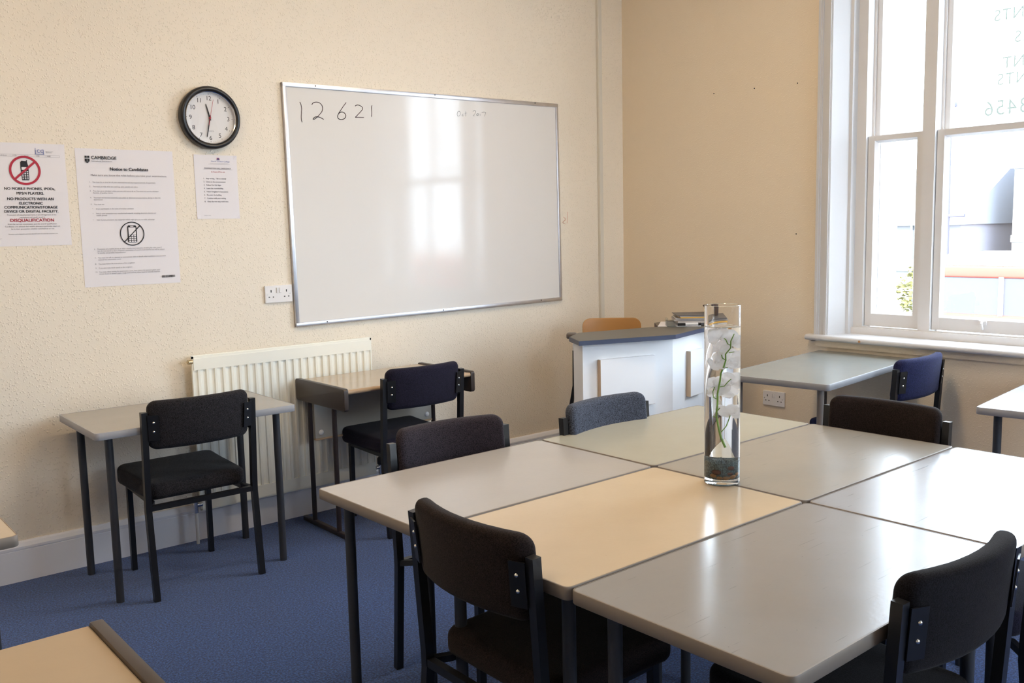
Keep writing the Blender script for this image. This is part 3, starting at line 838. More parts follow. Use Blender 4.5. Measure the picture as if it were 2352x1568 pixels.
def hand(nm, ang, L, tail, w, y, mat, tip=.3):
    bm = bmesh.new()
    P = [(-w*.5, -tail), (w*.5, -tail), (w*.6, 0), (w*tip, L*.95), (0, L), (-w*tip, L*.95), (-w*.6, 0)]
    prism(bm, P, 0, .0008, Matrix.Translation((0, y, 0)) @ Matrix.Rotation(math.radians(ang), 4, 'Y') @ Matrix.Rotation(PI/2, 4, 'X'))
    return obj(nm, bm, mat, ck)
hand('hour_hand', -14, .066, .012, .0065, -.019, INK)
hand('minute_hand', 192, .092, .012, .0055, -.021, INK)
hand('second_hand', 13, .088, .034, .0018, -.023, INKRED, .4)
bm = bmesh.new(); cyl(bm, (0, -.026, 0), (0, -.016, 0), .0042, 14); obj('hand_hub', bm, INKRED, ck, True)
bm = bmesh.new(); lathe_y(bm, [(0, .0345), (.118, .0335), (.118, .0328), (0, .0338)]); obj('clock_glass', bm, CLOCKGLASS, ck)

# ------------------------------------------------------------------ notices
def sheet(nm, label, x0, z0, w, h, folds_x=(), folds_z=(), rot=0., thick=.0008, curl=.003):
    t = thing(nm, label, 'notice', (x0, 0, z0), 0, 'paper notices on the wall')
    t.rotation_euler = (0, rot, 0)
    bm = bmesh.new(); nx, nz = 12, 16
    def yy(u, v):
        a = -.0016
        for f in folds_x: a += .0030*max(0, 1-abs(u-f)/.25)*-1+.002
        for f in folds_z: a += .0030*max(0, 1-abs(v-f)/.25)*-1+.002
        return min(-.0014, a - curl*(max(0, (abs(u-.5)-.42)/.08)*max(0, (abs(v-.5)-.42)/.08)))
    us = sorted(set([i/nx for i in range(nx+1)]+list(folds_x))); vs = sorted(set([i/nz for i in range(nz+1)]+list(folds_z)))
    g = [[bm.verts.new((u*w, yy(u, v), v*h)) for v in vs] for u in us]
    g2 = [[bm.verts.new((u*w, yy(u, v)+thick*.5, v*h)) for v in vs] for u in us]
    for i in range(len(us)-1):
        for j in range(len(vs)-1):
            bm.faces.new((g[i][j], g[i+1][j], g[i+1][j+1], g[i][j+1])); bm.faces.new((g2[i][j], g2[i][j+1], g2[i+1][j+1], g2[i+1][j]))
    for i in range(len(us)-1):
        bm.faces.new((g[i][0], g2[i][0], g2[i+1][0], g[i+1][0])); bm.faces.new((g[i][-1], g[i+1][-1], g2[i+1][-1], g2[i][-1]))
    for j in range(len(vs)-1):
        bm.faces.new((g[0][j], g[0][j+1], g2[0][j+1], g2[0][j])); bm.faces.new((g[-1][j], g2[-1][j], g2[-1][j+1], g[-1][j+1]))
    obj('paper_sheet', bm, PAPER, t)
    return t
TY = -.0032
def disc_ring(bm, cx, cz, r0, r1, y=None, n=48):
    y = TY if y is None else y
    a = [bm.verts.new((cx+r0*math.sin(2*PI*k/n), y, cz+r0*math.cos(2*PI*k/n))) for k in range(n)]
    b = [bm.verts.new((cx+r1*math.sin(2*PI*k/n), y, cz+r1*math.cos(2*PI*k/n))) for k in range(n)]
    for k in range(n): bm.faces.new((a[k], a[(k+1) % n], b[(k+1) % n], b[k]))
def quad(bm, cx, cz, w, h, ang=0, y=None):
    y = TY if y is None else y
    c, s = math.cos(ang), math.sin(ang)
    bm.faces.new([bm.verts.new((cx+a*w/2*c-b*h/2*s, y, cz+a*w/2*s+b*h/2*c)) for a, b in ((-1, -1), (1, -1), (1, 1), (-1, 1))])
# 1: mobile phone warning, A3
n1 = sheet('warning_notice', 'NO MOBILE PHONES notice with red prohibition circle at the left picture edge', -3.733, 1.419, .297, .424, (), (.53,))
def tx(par, s, size, x, z, mat=INK, bold=0., align='CENTER', **k): return text('printed_text', s, size, (x, TY, z), mat, par, '-y', bold, align, .00005, **k)
W1 = .297
bm = bmesh.new(); quad(bm, .150-.006, .377, .262, .0006); quad(bm, .150-.006, .369, .262, .0006)
for x in (.013, .060, .105, .150, .193, .236, .275): quad(bm, x, .373, .0006, .008)
obj('table_lines', bm, INKGREY, n1)
tx(n1, 'jcq', .030, .198, .386, INKBLUE, .0, 'CENTER', sp=1.05)
bm = bmesh.new(); quad(bm, .198, .3805, .036, .0022); obj('logo_underline', bm, INKBLUE, n1)
tx(n1, 'Joint Council for\nQualifications', .0045, .222, .391, INKGREY, 0, 'LEFT')
for s, x in (('City & Guilds', .037), ('CCEA', .083), ('Edexcel', .128), ('OCR', .171), ('WJEC', .214)): tx(n1, s, .0062, x+.02, .3705, INKGREY)
CX, CZ = .137, .312
bm = bmesh.new()
P = [(-.013, -.040), (.012, -.040), (.014, -.036), (.014, .018), (.010, .036), (.011, .042), (.007, .042), (.006, .038), (-.010, .040), (-.015, .034), (-.016, .010)]
bm.faces.new([bm.verts.new((CX+a, TY, CZ+b)) for a, b in P]); obj('phone_symbol', bm, INK, n1)
bm = bmesh.new(); quad(bm, CX-.003, CZ+.008, .019, .011, 0, TY-.0003)
for i in range(3):
    for j in range(5): quad(bm, CX-.009+i*.0088, CZ-.034+j*.0072, .0058, .0038, 0, TY-.0003)
obj('phone_keys', bm, PAPER, n1)
bm = bmesh.new(); disc_ring(bm, CX, CZ, .051, .060, TY-.0006); quad(bm, CX, CZ, .104, .0085, math.radians(42), TY-.0006); obj('prohibition_circle', bm, INKRED, n1)
cx = .150
tx(n1, 'NO MOBILE PHONES, iPODs,', .0150, cx, .2320, INK, .022, sx=1.02)
tx(n1, 'MP3/4 PLAYERS.', .0150, cx, .2130, INK, .022, sx=1.02)
tx(n1, 'NO PRODUCTS WITH AN', .0150, cx, .1900, INK, .022, sx=1.02)
tx(n1, 'ELECTRONIC', .0150, cx, .1720, INK, .022, sx=1.02)
tx(n1, 'COMMUNICATION/STORAGE', .0150, cx, .1555, INK, .022, sx=1.02)
tx(n1, 'DEVICE OR DIGITAL FACILITY.', .0150, cx, .1385, INK, .022, sx=1.02)
tx(n1, 'Possession of unauthorised items is an infringement of the', .0080, cx, .1265, INKGREY)
tx(n1, 'regulations and could result in', .0080, cx, .1165, INKGREY)
tx(n1, 'DISQUALIFICATION', .0175, cx, .1010, INKRED, .020, sx=1.08)
tx(n1, 'from the current examination and the overall qualification.', .0080, cx, .0885, INKGREY)
tx(n1, 'Candidates are advised that mobile phones in particular must not', .0080, cx, .0785, INKGREY)
tx(n1, 'be in their possession whether switched on or not.', .0080, cx, .0685, INKGREY)
tx(n1, 'This poster must be displayed in a prominent place both inside and outside each examination room.', .0047, cx, .0485, INK)
tx(n1, '2016/17', .0045, .022, .0300, INKGREY)
# 2: notice to candidates, A2
TY = -.0042
n2 = sheet('candidate_notice', 'large Notice to Candidates sheet creased in four with crest at its top left', -3.3955, 1.2325, .4190, .598, (.5,), (.5,))
bm = bmesh.new()
sx0, sz0 = .037, .562
quad(bm, sx0+.005, sz0, .0085, .009); quad(bm, sx0+.016, sz0, .0085, .009)
quad(bm, sx0+.005, sz0-.013, .0085, .011); quad(bm, sx0+.016, sz0-.013, .0085, .011)
bm.faces.new([bm.verts.new((sx0+a, TY, sz0+b)) for a, b in ((.0008, -.0195), (.0202, -.0195), (.0105, -.0265))]); obj('crest_symbol', bm, INK, n2)
tx(n2, 'CAMBRIDGE', .0195, .064, .5530, INK, .012, 'LEFT', sx=.98)
tx(n2, 'International Examinations', .0088, .064, .5420, INKGREY, 0, 'LEFT', sx=.92)
tx(n2, 'Notice to Candidates', .0190, .2215, .5060, INK, .024)
tx(n2, 'Make sure you know the rules before you take your examinations.', .0122, .2215, .4810, INKGREY)
body = [
 (.4520, '1.', 'You must be on time for all your examinations and any required periods of supervision.'),
 (.4330, '2.', 'You must provide what you need e.g. pens, pencils and rulers.'),
 (.4140, '3.', 'You may use a calculator unless you are told not to do so. You must not use the calculator\nfunction of another device.'),
 (.3850, '4.', 'You must not become involved in any unfair or dishonest practice before, during or after the\nexamination.'),
 (.3560, '5.', 'You must not'),
 (.3370, '   \u2022', '   sit an examination in the name of another candidate'),
 (.3170, '   \u2022', '   have in your possession any unauthorised material, including electronic devices and\n   mobile phones'),
 (.2890, '   \u2022', '   have in your possession any equipment which might give you an unfair advantage.'),
 (.1620, '6.', 'Possession of a mobile phone or other unauthorised material is breaking the rules, even if\nyou do not intend to use it. If found in possession of unauthorised material you will be subject\nto penalty and possible disqualification.'),
 (.1240, '7.', 'You must not talk to, attempt to communicate with or disturb other candidates once you have\nentered the examination room.'),
 (.0970, '8.', 'You must follow the instructions of the invigilator.'),
 (.0790, '9.', 'If you are in any doubt speak to the invigilator.'),
 (.0620, '10.', 'You must, when leaving the examination room, leave behind the question paper, your\nanswer book or answer paper, rough work and any other (used or unused) materials.')]
for z, a, b in body:
    tx(n2, a, .0085, .048 if len(a) < 3 else .046, z, INKGREY, 0, 'LEFT', res=2)
    tx(n2, b, .0085, .062, z, INKGREY, 0, 'LEFT', sx=.90, res=2)
PX, PZ = .2150, .2290
bm = bmesh.new(); disc_ring(bm, PX, PZ, .0490, .0530); quad(bm, PX, PZ, .100, .0042, math.radians(45), TY-.0005); obj('prohibition_circle', bm, INK, n2)
bm = bmesh.new()
bm.faces.new([bm.verts.new((PX+a, TY, PZ+b)) for a, b in ((-.016, -.038), (.016, -.038), (.020, -.034), (.020, .030), (.016, .037), (-.016, .037), (-.020, .030), (-.020, -.034))]); obj('phone_symbol', bm, INK, n2)
bm = bmesh.new(); quad(bm, PX, PZ+.012, .031, .032, 0, TY-.0002); quad(bm, PX, PZ+.0325, .014, .003, 0, TY-.0002)
for i in range(3):
    for j in range(4): quad(bm, PX-.011+i*.011, PZ-.0335+j*.0085, .0085, .0058, 0, TY-.0002)
obj('phone_keys', bm, PAPER, n2)
bm = bmesh.new(); q = .3335
while q < .394:
    w = random.choice((.0008, .0014, .0020)); quad(bm, q+w/2, .0320, w, .0100); q += w+random.choice((.0007, .0012))
obj('barcode', bm, INK, n2)
# 3: A4 emergency notice under the clock
TY = -.0022
n3 = sheet('emergency_notice', 'small EXAMINATION HALL EMERGENCY sheet directly below the clock', -2.8795, 1.5235, .209, .297, (), ())
TY3 = TY
bm = bmesh.new(); quad(bm, .117, .279, .013, .011); obj('crest_symbol', bm, INKRED, n3)
bm = bmesh.new(); quad(bm, .117, .279, .006, .011, 0, TY-.0004); quad(bm, .117, .275, .017, .003, 0, TY-.0004); obj('crest_detail', bm, INKBLUE, n3)
tx(n3, 'North London College', .0098, .128, .2650, INKBLUE)
tx(n3, 'the London Centre for University and Professional Studies', .0036, .121, .2580, INKGREY)
tx(n3, 'EXAMINATION HALL EMERGENCY', .0092, .113, .2320, INKGREY, .022, sx=.92)
bm = bmesh.new(); quad(bm, .113, .2303, .144, .0007); quad(bm, .121, .2545, .105, .0006); obj('rule_lines', bm, INKGREY, n3)
tx(n3, 'In Case of Fire etc', .0090, .114, .2160, INKRED)
for k, s in enumerate(('Stop writing.  Talk to nobody', 'Listen to the announcement', 'Follow Fire Exit Signs', 'Leave the room/building', "Follow Invigilator's Instructions", 'Re-enter the building', 'Continue with your writing', 'Obey the new stop work time.')):
    tx(n3, '%d.' % (k+1), .0090, .040, .1850-.0153*k, INK, 0, 'LEFT'); tx(n3, s, .0090, .053, .1850-.0153*k, INKGREY, .018, 'LEFT', sx=.92)
tx(n3, 'emergency notice', .0045, .050, .0150, INKGREY)

# ------------------------------------------------------------------ lectern
lect = thing('lectern', 'white faceted lectern with dark top and raised square panels', 'lectern', (-.95, -1.05, 0))
LO = Vector((-.95, -1.05, 0))
def lp(nm, bm, mat, par=lect, smooth=False):
    if par is lect: bmesh.ops.transform(bm, matrix=Matrix.Translation(-LO), verts=bm.verts)
    else: bmesh.ops.transform(bm, matrix=Matrix.Translation(-LO), verts=bm.verts)
    return obj(nm, bm, mat, par, smooth)
F0, S0, F1, F2, F3 = Vector((-1.4237, -1.0671)), Vector((-1.3542, -.9295)), Vector((-.9147, -1.202)), Vector((-.58, -1.124)), Vector((-.40, -1.150))
bm = bmesh.new(); prism(bm, [S0, F0, F1, F2, F3, (-.30, -1.07), (-.30, -.88), (-.70, -.93), (-1.18, -.86)], 0, .878); lp('body', bm, LECTW)
bm = bmesh.new()
slab = [(-1.383, -.9285), (-1.4761, -1.0974), (-.9796, -1.277), (-.6645, -1.1885), (-.350, -1.205), (-.24, -1.10), (-.20, -.78), (-.60, -.80), (-.7466, -.955), (-1.2257, -.8309)]
prism(bm, slab, .879, .900); tp = lp('top_slab', bm, LECTEDGE)
bm = bmesh.new(); cxs = sum(p[0] for p in slab)/len(slab); cys = sum(p[1] for p in slab)/len(slab)
prism(bm, [((p[0]-cxs)*.996+cxs, (p[1]-cys)*.99+cys) for p in slab], .9002, .9012); lp('top_laminate', bm, LECTTOP, tp)
def raised(a, b, u0, u1, z0, z1, t=.026):
    e = (b-a).normalized(); n = Vector((e.y, -e.x))
    bm = bmesh.new()
    prism(bm, [a+e*u0, a+e*u1, a+e*u1+n*t, a+e*u0+n*t], z0, z1)
    o = lp('raised_panel', bm, LECTW)
    bm = bmesh.new(); prism(bm, [a+e*(u0-.0012), a+e*u0, a+e*u0+n*(t-.001), a+e*(u0-.0012)+n*(t-.001)], z0, z1-.001)
    prism(bm, [a+e*u0, a+e*u1, a+e*u1+n*(t-.001), a+e*u0+n*(t-.001)], z0-.0012, z0)
    lp('raw_edge', bm, LECTTRIM, o)
raised(F0, F1, .086, .403, .550, .797)
raised(F1, F2, .155, .30, .547, .788)

# things on the lectern
bm = bmesh.new(); prism(bm, [(-.7466, -.955), (-.597, -1.130), (-.40, -.96), (-.545, -.80)], .9013, .9028)
tag(obj('paper_sheet', bm, PAPER), 'white printed sheet lying on the lectern beneath the magazines', 'paper')
stk = [(.900+.0035, MAG[1], .300, .012), (0, MAG[5], .290, .010), (0, MAG[0], .300, .009), (0, MAG[2], .295, .007), (0, MAG[3], .280, .005), (0, MAG[0], .290, .006), (0, MAG[1], .290, .004)]
z = .9035
dirv = math.atan2(-.23, .26)
maglab = ['black bottom magazine of the pile on the lectern', 'pale magazine, second from the bottom of the lectern pile', 'thick grey magazine low in the lectern pile', 'white magazine in the middle of the lectern pile', 'yellow edged magazine in the upper half of the lectern pile', 'grey magazine just under the top of the lectern pile', 'dark magazine on top of the lectern pile under the brown cup']
for k, (zz, mt, L, th) in enumerate(stk):
    bm = bmesh.new(); rbb(bm, (-L/2, -.095, 0), (L/2, .095, th), .001, 1)
    o = obj('magazine', bm, mt); o.location = (-.485+random.uniform(-.012, .012), -1.045+random.uniform(-.008, .008), z)
    o.rotation_euler = (0, 0, dirv+random.uniform(-.08, .08)); z += th+.0004
    tag(o, maglab[k], 'magazine', 'magazines piled on the lectern')
bm = bmesh.new(); lathe(bm, [(0, .003), (.026, .003), (.030, .030), (.038, .040), (.038, .043), (.028, .040), (.024, .0), (0, 0)], n=28)
o = tag(obj('cup', bm, CUPM, None, True), 'small dark brown cup on top of the magazine pile', 'cup'); o.location = (-.430, -1.055, z)
# clear tray
tray = thing('pen_tray', 'small clear plastic tray at the left end of the magazines on the lectern', 'tray', (-.690, -1.000, .9030), dirv)
bm = bmesh.new()
for lo, hi in (((-.022, -.035, 0), (.022, .035, .002)), ((-.025, -.038, 0), (-.022, .038, .045)), ((-.025, -.038, 0), (.025, -.035, .03)), ((-.025, .035, 0), (.025, .038, .03))): bb(bm, lo, hi)
obj('tray_shell', bm, ACRYL, tray)
pen = thing('marker_pen', 'black whiteboard marker with pale label lying on the lectern', 'pen', (-.640, -1.080, .9135), dirv)
bm = bmesh.new(); cyl(bm, (-.060, 0, 0), (-.018, 0, 0), .0085, 16); obj('pen_cap', bm, BLACKPL, pen, True)
bm = bmesh.new(); cyl(bm, (-.018, 0, 0), (.050, 0, 0), .0078, 16); obj('pen_barrel', bm, MAG[2], pen, True)
bm = bmesh.new(); cyl(bm, (.050, 0, 0), (.066, 0, 0), .0080, 16); obj('pen_plug', bm, BLACKPL, pen, True)

# plywood chair behind the lectern
pc = thing('plywood_chair', 'orange brown plywood chair back showing above the lectern', 'chair', (-.60, -.47, 0), math.radians(138))
bm = bmesh.new()
def f(u, v, s): return (u, -.03-.035*(1-(u/.19)**2)+s-.1*(v), .815+v)
pad(bm, .350, .175, .011, .045, .004, f); obj('backrest', bm, PLY, pc, True)
bm = bmesh.new()
def g(u, v, s): return (u, .16+v, .45+s-.008*math.cos(u*7))
pad(bm, .38, .37, .011, .06, .004, g); obj('seat', bm, PLY, pc, True)
for s in (-1, 1):
    bm = bmesh.new(); tube(bm, [(s*.19, -.10, 0), (s*.165, -.045, .45), (s*.15, -.055, .80)], .011, 10); obj('leg', bm, FRAMEBLK, pc, True)
    bm = bmesh.new(); tube(bm, [(s*.19, .33, 0), (s*.165, .30, .44)], .011, 10); obj('leg', bm, FRAMEBLK, pc, True)
    bm = bmesh.new(); tube(bm, [(s*.160, -.045, .438), (s*.165, .305, .438)], .010, 10); obj('seat_rail', bm, FRAMEBLK, pc, True)
# padded rest on a chrome post left of the lectern
ar = thing('padded_rest', 'dark grey padded rest on a chrome post at the left end of the lectern top', 'armrest', (-1.250, -.775, 0), math.radians(40))
bm = bmesh.new(); b2 = bmesh.new(); bb(b2, (-.024, -.050, .868), (.024, .004, .900)); bb(b2, (-.024, -.050, .846), (.024, -.020, .872))
bmesh.ops.bevel(b2, geom=b2.edges[:], offset=.010, segments=3, affect='EDGES', profile=.5); merge(bm, b2); obj('pad', bm, GREYPAD, ar, True)
bm = bmesh.new(); cyl(bm, (0, -.036, .80), (0, -.036, .845), .0095, 14); obj('chrome_collar', bm, CHROME, ar, True)
bm = bmesh.new(); tube(bm, [(0, -.036, .806), (.0, -.034, .62), (.02, -.01, .5), (.02, 0, 0.012)], .011, 12); obj('post', bm, FRAMEBLK, ar, True)
bm = bmesh.new(); rbb(bm, (-.10, -.10, 0), (.12, .10, .014), .004, 2); obj('base', bm, FRAMEBLK, ar)

# ------------------------------------------------------------------ flower vase
VX, VY = -2.4270, -2.6740
vase = thing('flower_vase', 'tall clear glass cylinder vase of water standing on the table joint', 'vase', (VX, VY, TH+.0004))
bm = bmesh.new()
R0, HV = .0505, .513
HW = .452
lathe(bm, [(0, .0), (R0-.004, 0), (R0-.001, .0015), (R0, .004), (R0, HV-.001), (R0-.0012, HV), (R0-.0028, HV-.001), (R0-.003, HW+.0012), (R0-.0045, HW), (0, HW)], n=96); obj('glass_cylinder', bm, VASEGLASS, vase, True)
bm = bmesh.new(); lathe(bm, [(0, HW-.0004), (R0-.0046, HW-.0004), (R0-.0034, HW+.0014), (R0-.0048, HW+.0009), (0, HW+.0008)], n=96)
obj('water_surface', bm, WATER, vase, True)
fl = thing('orchid_stem', 'artificial white orchid spray standing submerged in the glass vase', 'flower', (VX, VY, TH+.0004))
# frame facing the viewer: right vector and toward-viewer vector in plan
RT = Vector((.769, -.639, 0)); TV = Vector((-.639, -.769, 0)); UP = Vector((0, 0, 1))
def lv(u, z, d=0): return RT*u + UP*z + TV*d
bm = bmesh.new()
main = [(.006, .108), (-.003, .135), (-.008, .160), (-.014, .200), (-.0115, .232), (-.0115, .262), (-.006, .300), (-.0045, .320), (.002, .340), (.006, .358), (.0055, .375), (.016, .392), (.0165, .412), (.0235, .432)]
tube(bm, [lv(u*1.0, z, .006) for u, z in main], [.0028, .0027, .0026, .0024, .0022, .0022, .002, .002, .0018, .0017, .0016, .0014, .0013, .0010], 8)
for br in ([(-.003, .152), (.008, .170), (.016, .200)], [(-.0105, .245), (-.021, .252), (-.0225, .268), (-.018, .282)], [(-.006, .282), (.003, .284), (.012, .298), (.0175, .304)], [(.006, .358), (-.001, .364), (-.004, .378), (-.008, .380)], [(.016, .400), (.010, .404), (.006, .416), (.002, .420)], [(-.0125, .212), (-.006, .222)], [(.012, .379), (.024, .381)], [(-.0, .335), (.010, .337)], [(-.014, .195), (-.021, .197)]):
    tube(bm, [lv(u, z, .006) for u, z in br], .0012, 6)
obj('stem', bm, STEM, fl, True)
def petal(bm, c, ax, nrm, L, Wd, cup=.25):
    """rounded petal from c along ax"""
    ax = ax.normalized(); nrm = (nrm - ax*nrm.dot(ax)).normalized(); sd = ax.cross(nrm)
    nu, nv = 8, 6; g = []
    for i in range(nu+1):
        t = i/nu; w = Wd*math.sin(PI*min(1, t*.86+.05))**.55*(.35+.65*min(1, t*2.2))*.5
        row = []
        for j in range(nv+1):
            s = j/nv*2-1
            row.append(bm.verts.new(c+ax*L*t*(1-.08*s*s)+sd*w*s+nrm*(cup*L*(t*t*.5+.35*s*s*t)+.0012*math.sin(9*t+5*s))))
        g.append(row)
    for i in range(nu):
        for j in range(nv): bm.faces.new((g[i][j], g[i+1][j], g[i+1][j+1], g[i][j+1]))
LIM = R0-.0075
def blossom(u, z, d, tilt, spin, L=.034):
    L *= .86
    bm = bmesh.new()
    c = lv(u, z, d)
    n = (TV*math.cos(tilt)+UP*math.sin(tilt)*.9+RT*math.sin(spin)*.5).normalized()
    a0 = UP-n*UP.dot(n); a0.normalize(); b0 = n.cross(a0)
    for k, (an, l, w) in enumerate(((90, 1., .8), (210, 1., .75), (330, 1., .75), (15, 1.1, 1.35), (165, 1.1, 1.35))):
        an = math.radians(an)+spin
        petal(bm, c, b0*math.cos(an)+a0*math.sin(an)+n*.10, n, L*l, L*w)
    petal(bm, c, -a0+n*1.1, n, L*.5, L*.4, .5)
    for v in bm.verts:
        h = math.hypot(v.co.x, v.co.y)
        if h > LIM: v.co.x *= LIM/h; v.co.y *= LIM/h
        v.co.z = min(v.co.z, HW-.004)
    o = obj('blossom', bm, PETAL, fl, True)
    return o
for b in ((-.004, .420, -.006, .15, .2, .040), (-.010, .385, .004, -.35, 1.0, .036), (-.016, .352, -.002, .5, 2.6, .034), (.014, .360, -.022, .0, .9, .036), (.018, .400, -.02, .1, -.5, .034), (-.018, .282, -.004, -.1, .5, .036), (.018, .290, -.006, .2, -.3, .040), (.0, .268, -.018, -.5, .1, .034), (.018, .202, -.004, .9, .3, .038)):
    blossom(*b)
# gravel bed and pebbles
bm = bmesh.new()
lathe(bm, [(0, .0172), (R0-.0090, .0175), (R0-.0040, .024), (R0-.0040, .066), (R0-.012, .072), (0, .078)], n=64)
for v in bm.verts:
    if v.co.z > .05: v.co.z += random.uniform(-.003, .003)
bmesh.ops.subdivide_edges(bm, edges=bm.edges[:], cuts=2, use_grid_fill=True)
for v in bm.verts:
    h = math.hypot(v.co.x, v.co.y); k = 1+random.uniform(-.02, .0)
    v.co.x *= k; v.co.y *= k; v.co.z += random.uniform(-.0008, .0008)
m, nt, out = newmat('gravel_grains'); b_ = pbsdf(nt, out, (.1, .14, .16), .7); c_ = coords(nt)
vo = N(nt, 'ShaderNodeTexVoronoi', Scale=420.); nt.links.new(c_, vo.inputs['Vector'])
crm = nt.nodes.new('ShaderNodeValToRGB'); crm.color_ramp.elements[0].color = (.025, .035, .035, 1); crm.color_ramp.elements[1].color = (.13, .19, .21, 1)
sep = nt.nodes.new('ShaderNodeSeparateColor'); nt.links.new(vo.outputs['Color'], sep.inputs[0]); nt.links.new(sep.outputs[0], crm.inputs[0]); nt.links.new(crm.outputs[0], b_.inputs['Base Color'])
gr = tag(obj('gravel', bm, m), 'blue grey gravel filling the bottom of the glass vase', 'gravel'); gr['kind'] = 'stuff'; gr.location = (VX, VY, TH+.0004)
for i, (an, z, r, mt, lab) in enumerate(((.35, .052, .009, STONE2, 'dark brown pebble upper right in the vase gravel'), (-.55, .040, .011, STONE2, 'dark brown pebble at the centre left of the vase gravel'), (.30, .036, .007, STONE2, 'small dark brown pebble low in the vase gravel'), (-.75, .029, .0085, STONE1, 'orange tan pebble at the left bottom of the vase'), (-.35, .024, .0075, STONE1, 'tan pebble at the bottom of the vase, left of centre'), (.05, .024, .0085, STONE1, 'tan pebble at the centre bottom of the vase'), (.48, .026, .009, STONE1, 'tan pebble at the right bottom of the vase'), (.85, .032, .008, STONE1, 'pale pebble against the right side of the vase'))):
    bm = bmesh.new(); bmesh.ops.create_icosphere(bm, subdivisions=2, radius=r)
    for v in bm.verts: v.co = Vector((v.co.x*1.3, v.co.y*.7, v.co.z*.75))*random.uniform(.92, 1.06)
    o = tag(obj('pebble', bm, mt, None, True), lab, 'pebble', 'pebbles in the vase gravel')
    p = lv(math.sin(an)*.0437, z, math.cos(an)*.0437)
    o.location = Vector((VX, VY, TH))+p; o.rotation_euler = (0, 0, math.atan2(RT.y, RT.x)+an)

# ------------------------------------------------------------------ outside
GZ = -2.35
bm = bmesh.new(); bb(bm, (.5, -60, GZ-.3), (90, 70, GZ)); struct(obj('street_ground', bm, ASPH))
bm = bmesh.new(); bb(bm, (-40, -60, GZ-.3), (.49, YF-.4, GZ)); struct(obj('yard_ground', bm, ASPH))
# bus, seen through the centre light; it travels along the road parallel to our wall
bus = thing('bus', 'red single decker bus with a white roof passing outside the window', 'bus', (17.2, -1.35, GZ))
BL0, BL1 = 7.45, -6.0      # y extents (relative to location)
bm = bmesh.new()
rbb(bm, (0, BL1, .30), (2.4, BL0, 1.62), .06, 3); obj('lower_body', bm, BUSRED, bus, True)
bm = bmesh.new()
rbb(bm, (.0, BL1, 2.46), (2.4, BL0, 2.72), .05, 3); obj('cove_panel', bm, BUSRED, bus, True)
bm = bmesh.new(); rbb(bm, (.08, BL1+.05, 2.70), (2.32, BL0-.05, 3.0), .12, 4); obj('roof', bm, BUSWHITE, bus, True)
bm = bmesh.new(); bb(bm, (.05, BL1+.04, 1.60), (2.35, BL0-.04, 2.48)); obj('window_band', bm, BUSGLASS, bus)
y = BL1
while y < BL0-.1:
    bm = bmesh.new(); bb(bm, (.0, y, 1.60), (.06, y+.10, 2.48)); obj('window_pillar', bm, plain('pillar_grey', (.3, .3, .34), .5) if 'pillar_grey' not in MATS else MATS['pillar_grey'], bus); y += 1.5
for y in (BL1+1.8, BL0-2.0):
    for x in (.0, 2.1):
        bm = bmesh.new(); b2 = bmesh.new(); lathe(b2, [(0, 0), (.30, 0), (.46, .04), (.48, .10), (.48, .22), (.44, .28), (0, .28)], n=32)
        merge(bm, b2, Matrix.Translation((x-.02, y, .48)) @ Matrix.Rotation(PI/2, 4, 'Y')); obj('wheel', bm, BLACKPL, bus, True)
b2_ = copy_tree(bus); b2_.location = (17.2, -33.0, GZ)  # out-of-view bus, added to give the whiteboard its red mirrored band
b2_['label'] = 'second red bus added out of view down the street, for the red band mirrored in the whiteboard'
# houses across the road
def house(label, x, y0, y1, h, pitch, wc, winx=3):
    t = thing('terrace_house', label, 'house', (x, (y0+y1)/2, GZ), 0, 'houses across the street')
    w = y1-y0
    bm = bmesh.new(); bb(bm, (0, -w/2, 0), (8, w/2, h)); obj('house_wall', bm, wc, t)
    bm = bmesh.new()
    vs = [bm.verts.new(p) for p in ((-.3, -w/2-.1, h), (8.3, -w/2-.1, h), (4, -w/2-.1, h+pitch), (-.3, w/2+.1, h), (8.3, w/2+.1, h), (4, w/2+.1, h+pitch))]
    for q in ((0, 1, 2), (3, 5, 4), (0, 2, 5, 3), (1, 4, 5, 2), (0, 3, 4, 1)): bm.faces.new([vs[i] for i in q])
    obj('roof', bm, ROOFOUT, t)
    bm = bmesh.new(); bb(bm, (1.5, w/2-1.0, h), (2.3, w/2-.3, h+pitch+.8)); obj('chimney', bm, BRICKOUT, t)
    bm = bmesh.new(); bb(bm, (-.12, -w/2, h*.52), (0, w/2, h*.52+.25)); obj('string_course', bm, BUSWHITE, t)
    for fz in (h*.16, h*.62):
        for k in range(winx):
            yy = -w/2+w*(k+.5)/winx
            bm = bmesh.new(); bb(bm, (-.05, yy-.62, fz), (.02, yy+.62, fz+1.5)); fr = obj('window_frame', bm, BUSWHITE, t)
            bm = bmesh.new(); bb(bm, (-.07, yy-.52, fz+.1), (-.04, yy+.52, fz+1.4)); obj('window_pane', bm, BUSGLASS, fr)
house('pale rendered house across the street behind the bus', 32, -6, 10.5, 5.6, 2.4, BRICKOUT, 5)
house('grey roofed low house across the street seen in the narrow left sash', 30, 11.5, 19, 3.6, 2.2, plain('dull_render', (.2, .19, .22), .9), 3)
# kerb wall and lawn
bm = bmesh.new(); bb(bm, (22.5, -20, GZ), (22.8, 30, GZ+.8)); tag(obj('garden_wall', bm, BRICKOUT), 'low pale garden wall along the far pavement', 'wall')
bm = bmesh.new(); bb(bm, (26.2, 12.5, GZ), (29.7, 24, GZ+.06)); g = tag(obj('lawn', bm, GRASS), 'patch of green lawn in front of the low house', 'lawn'); g['kind'] = 'stuff'
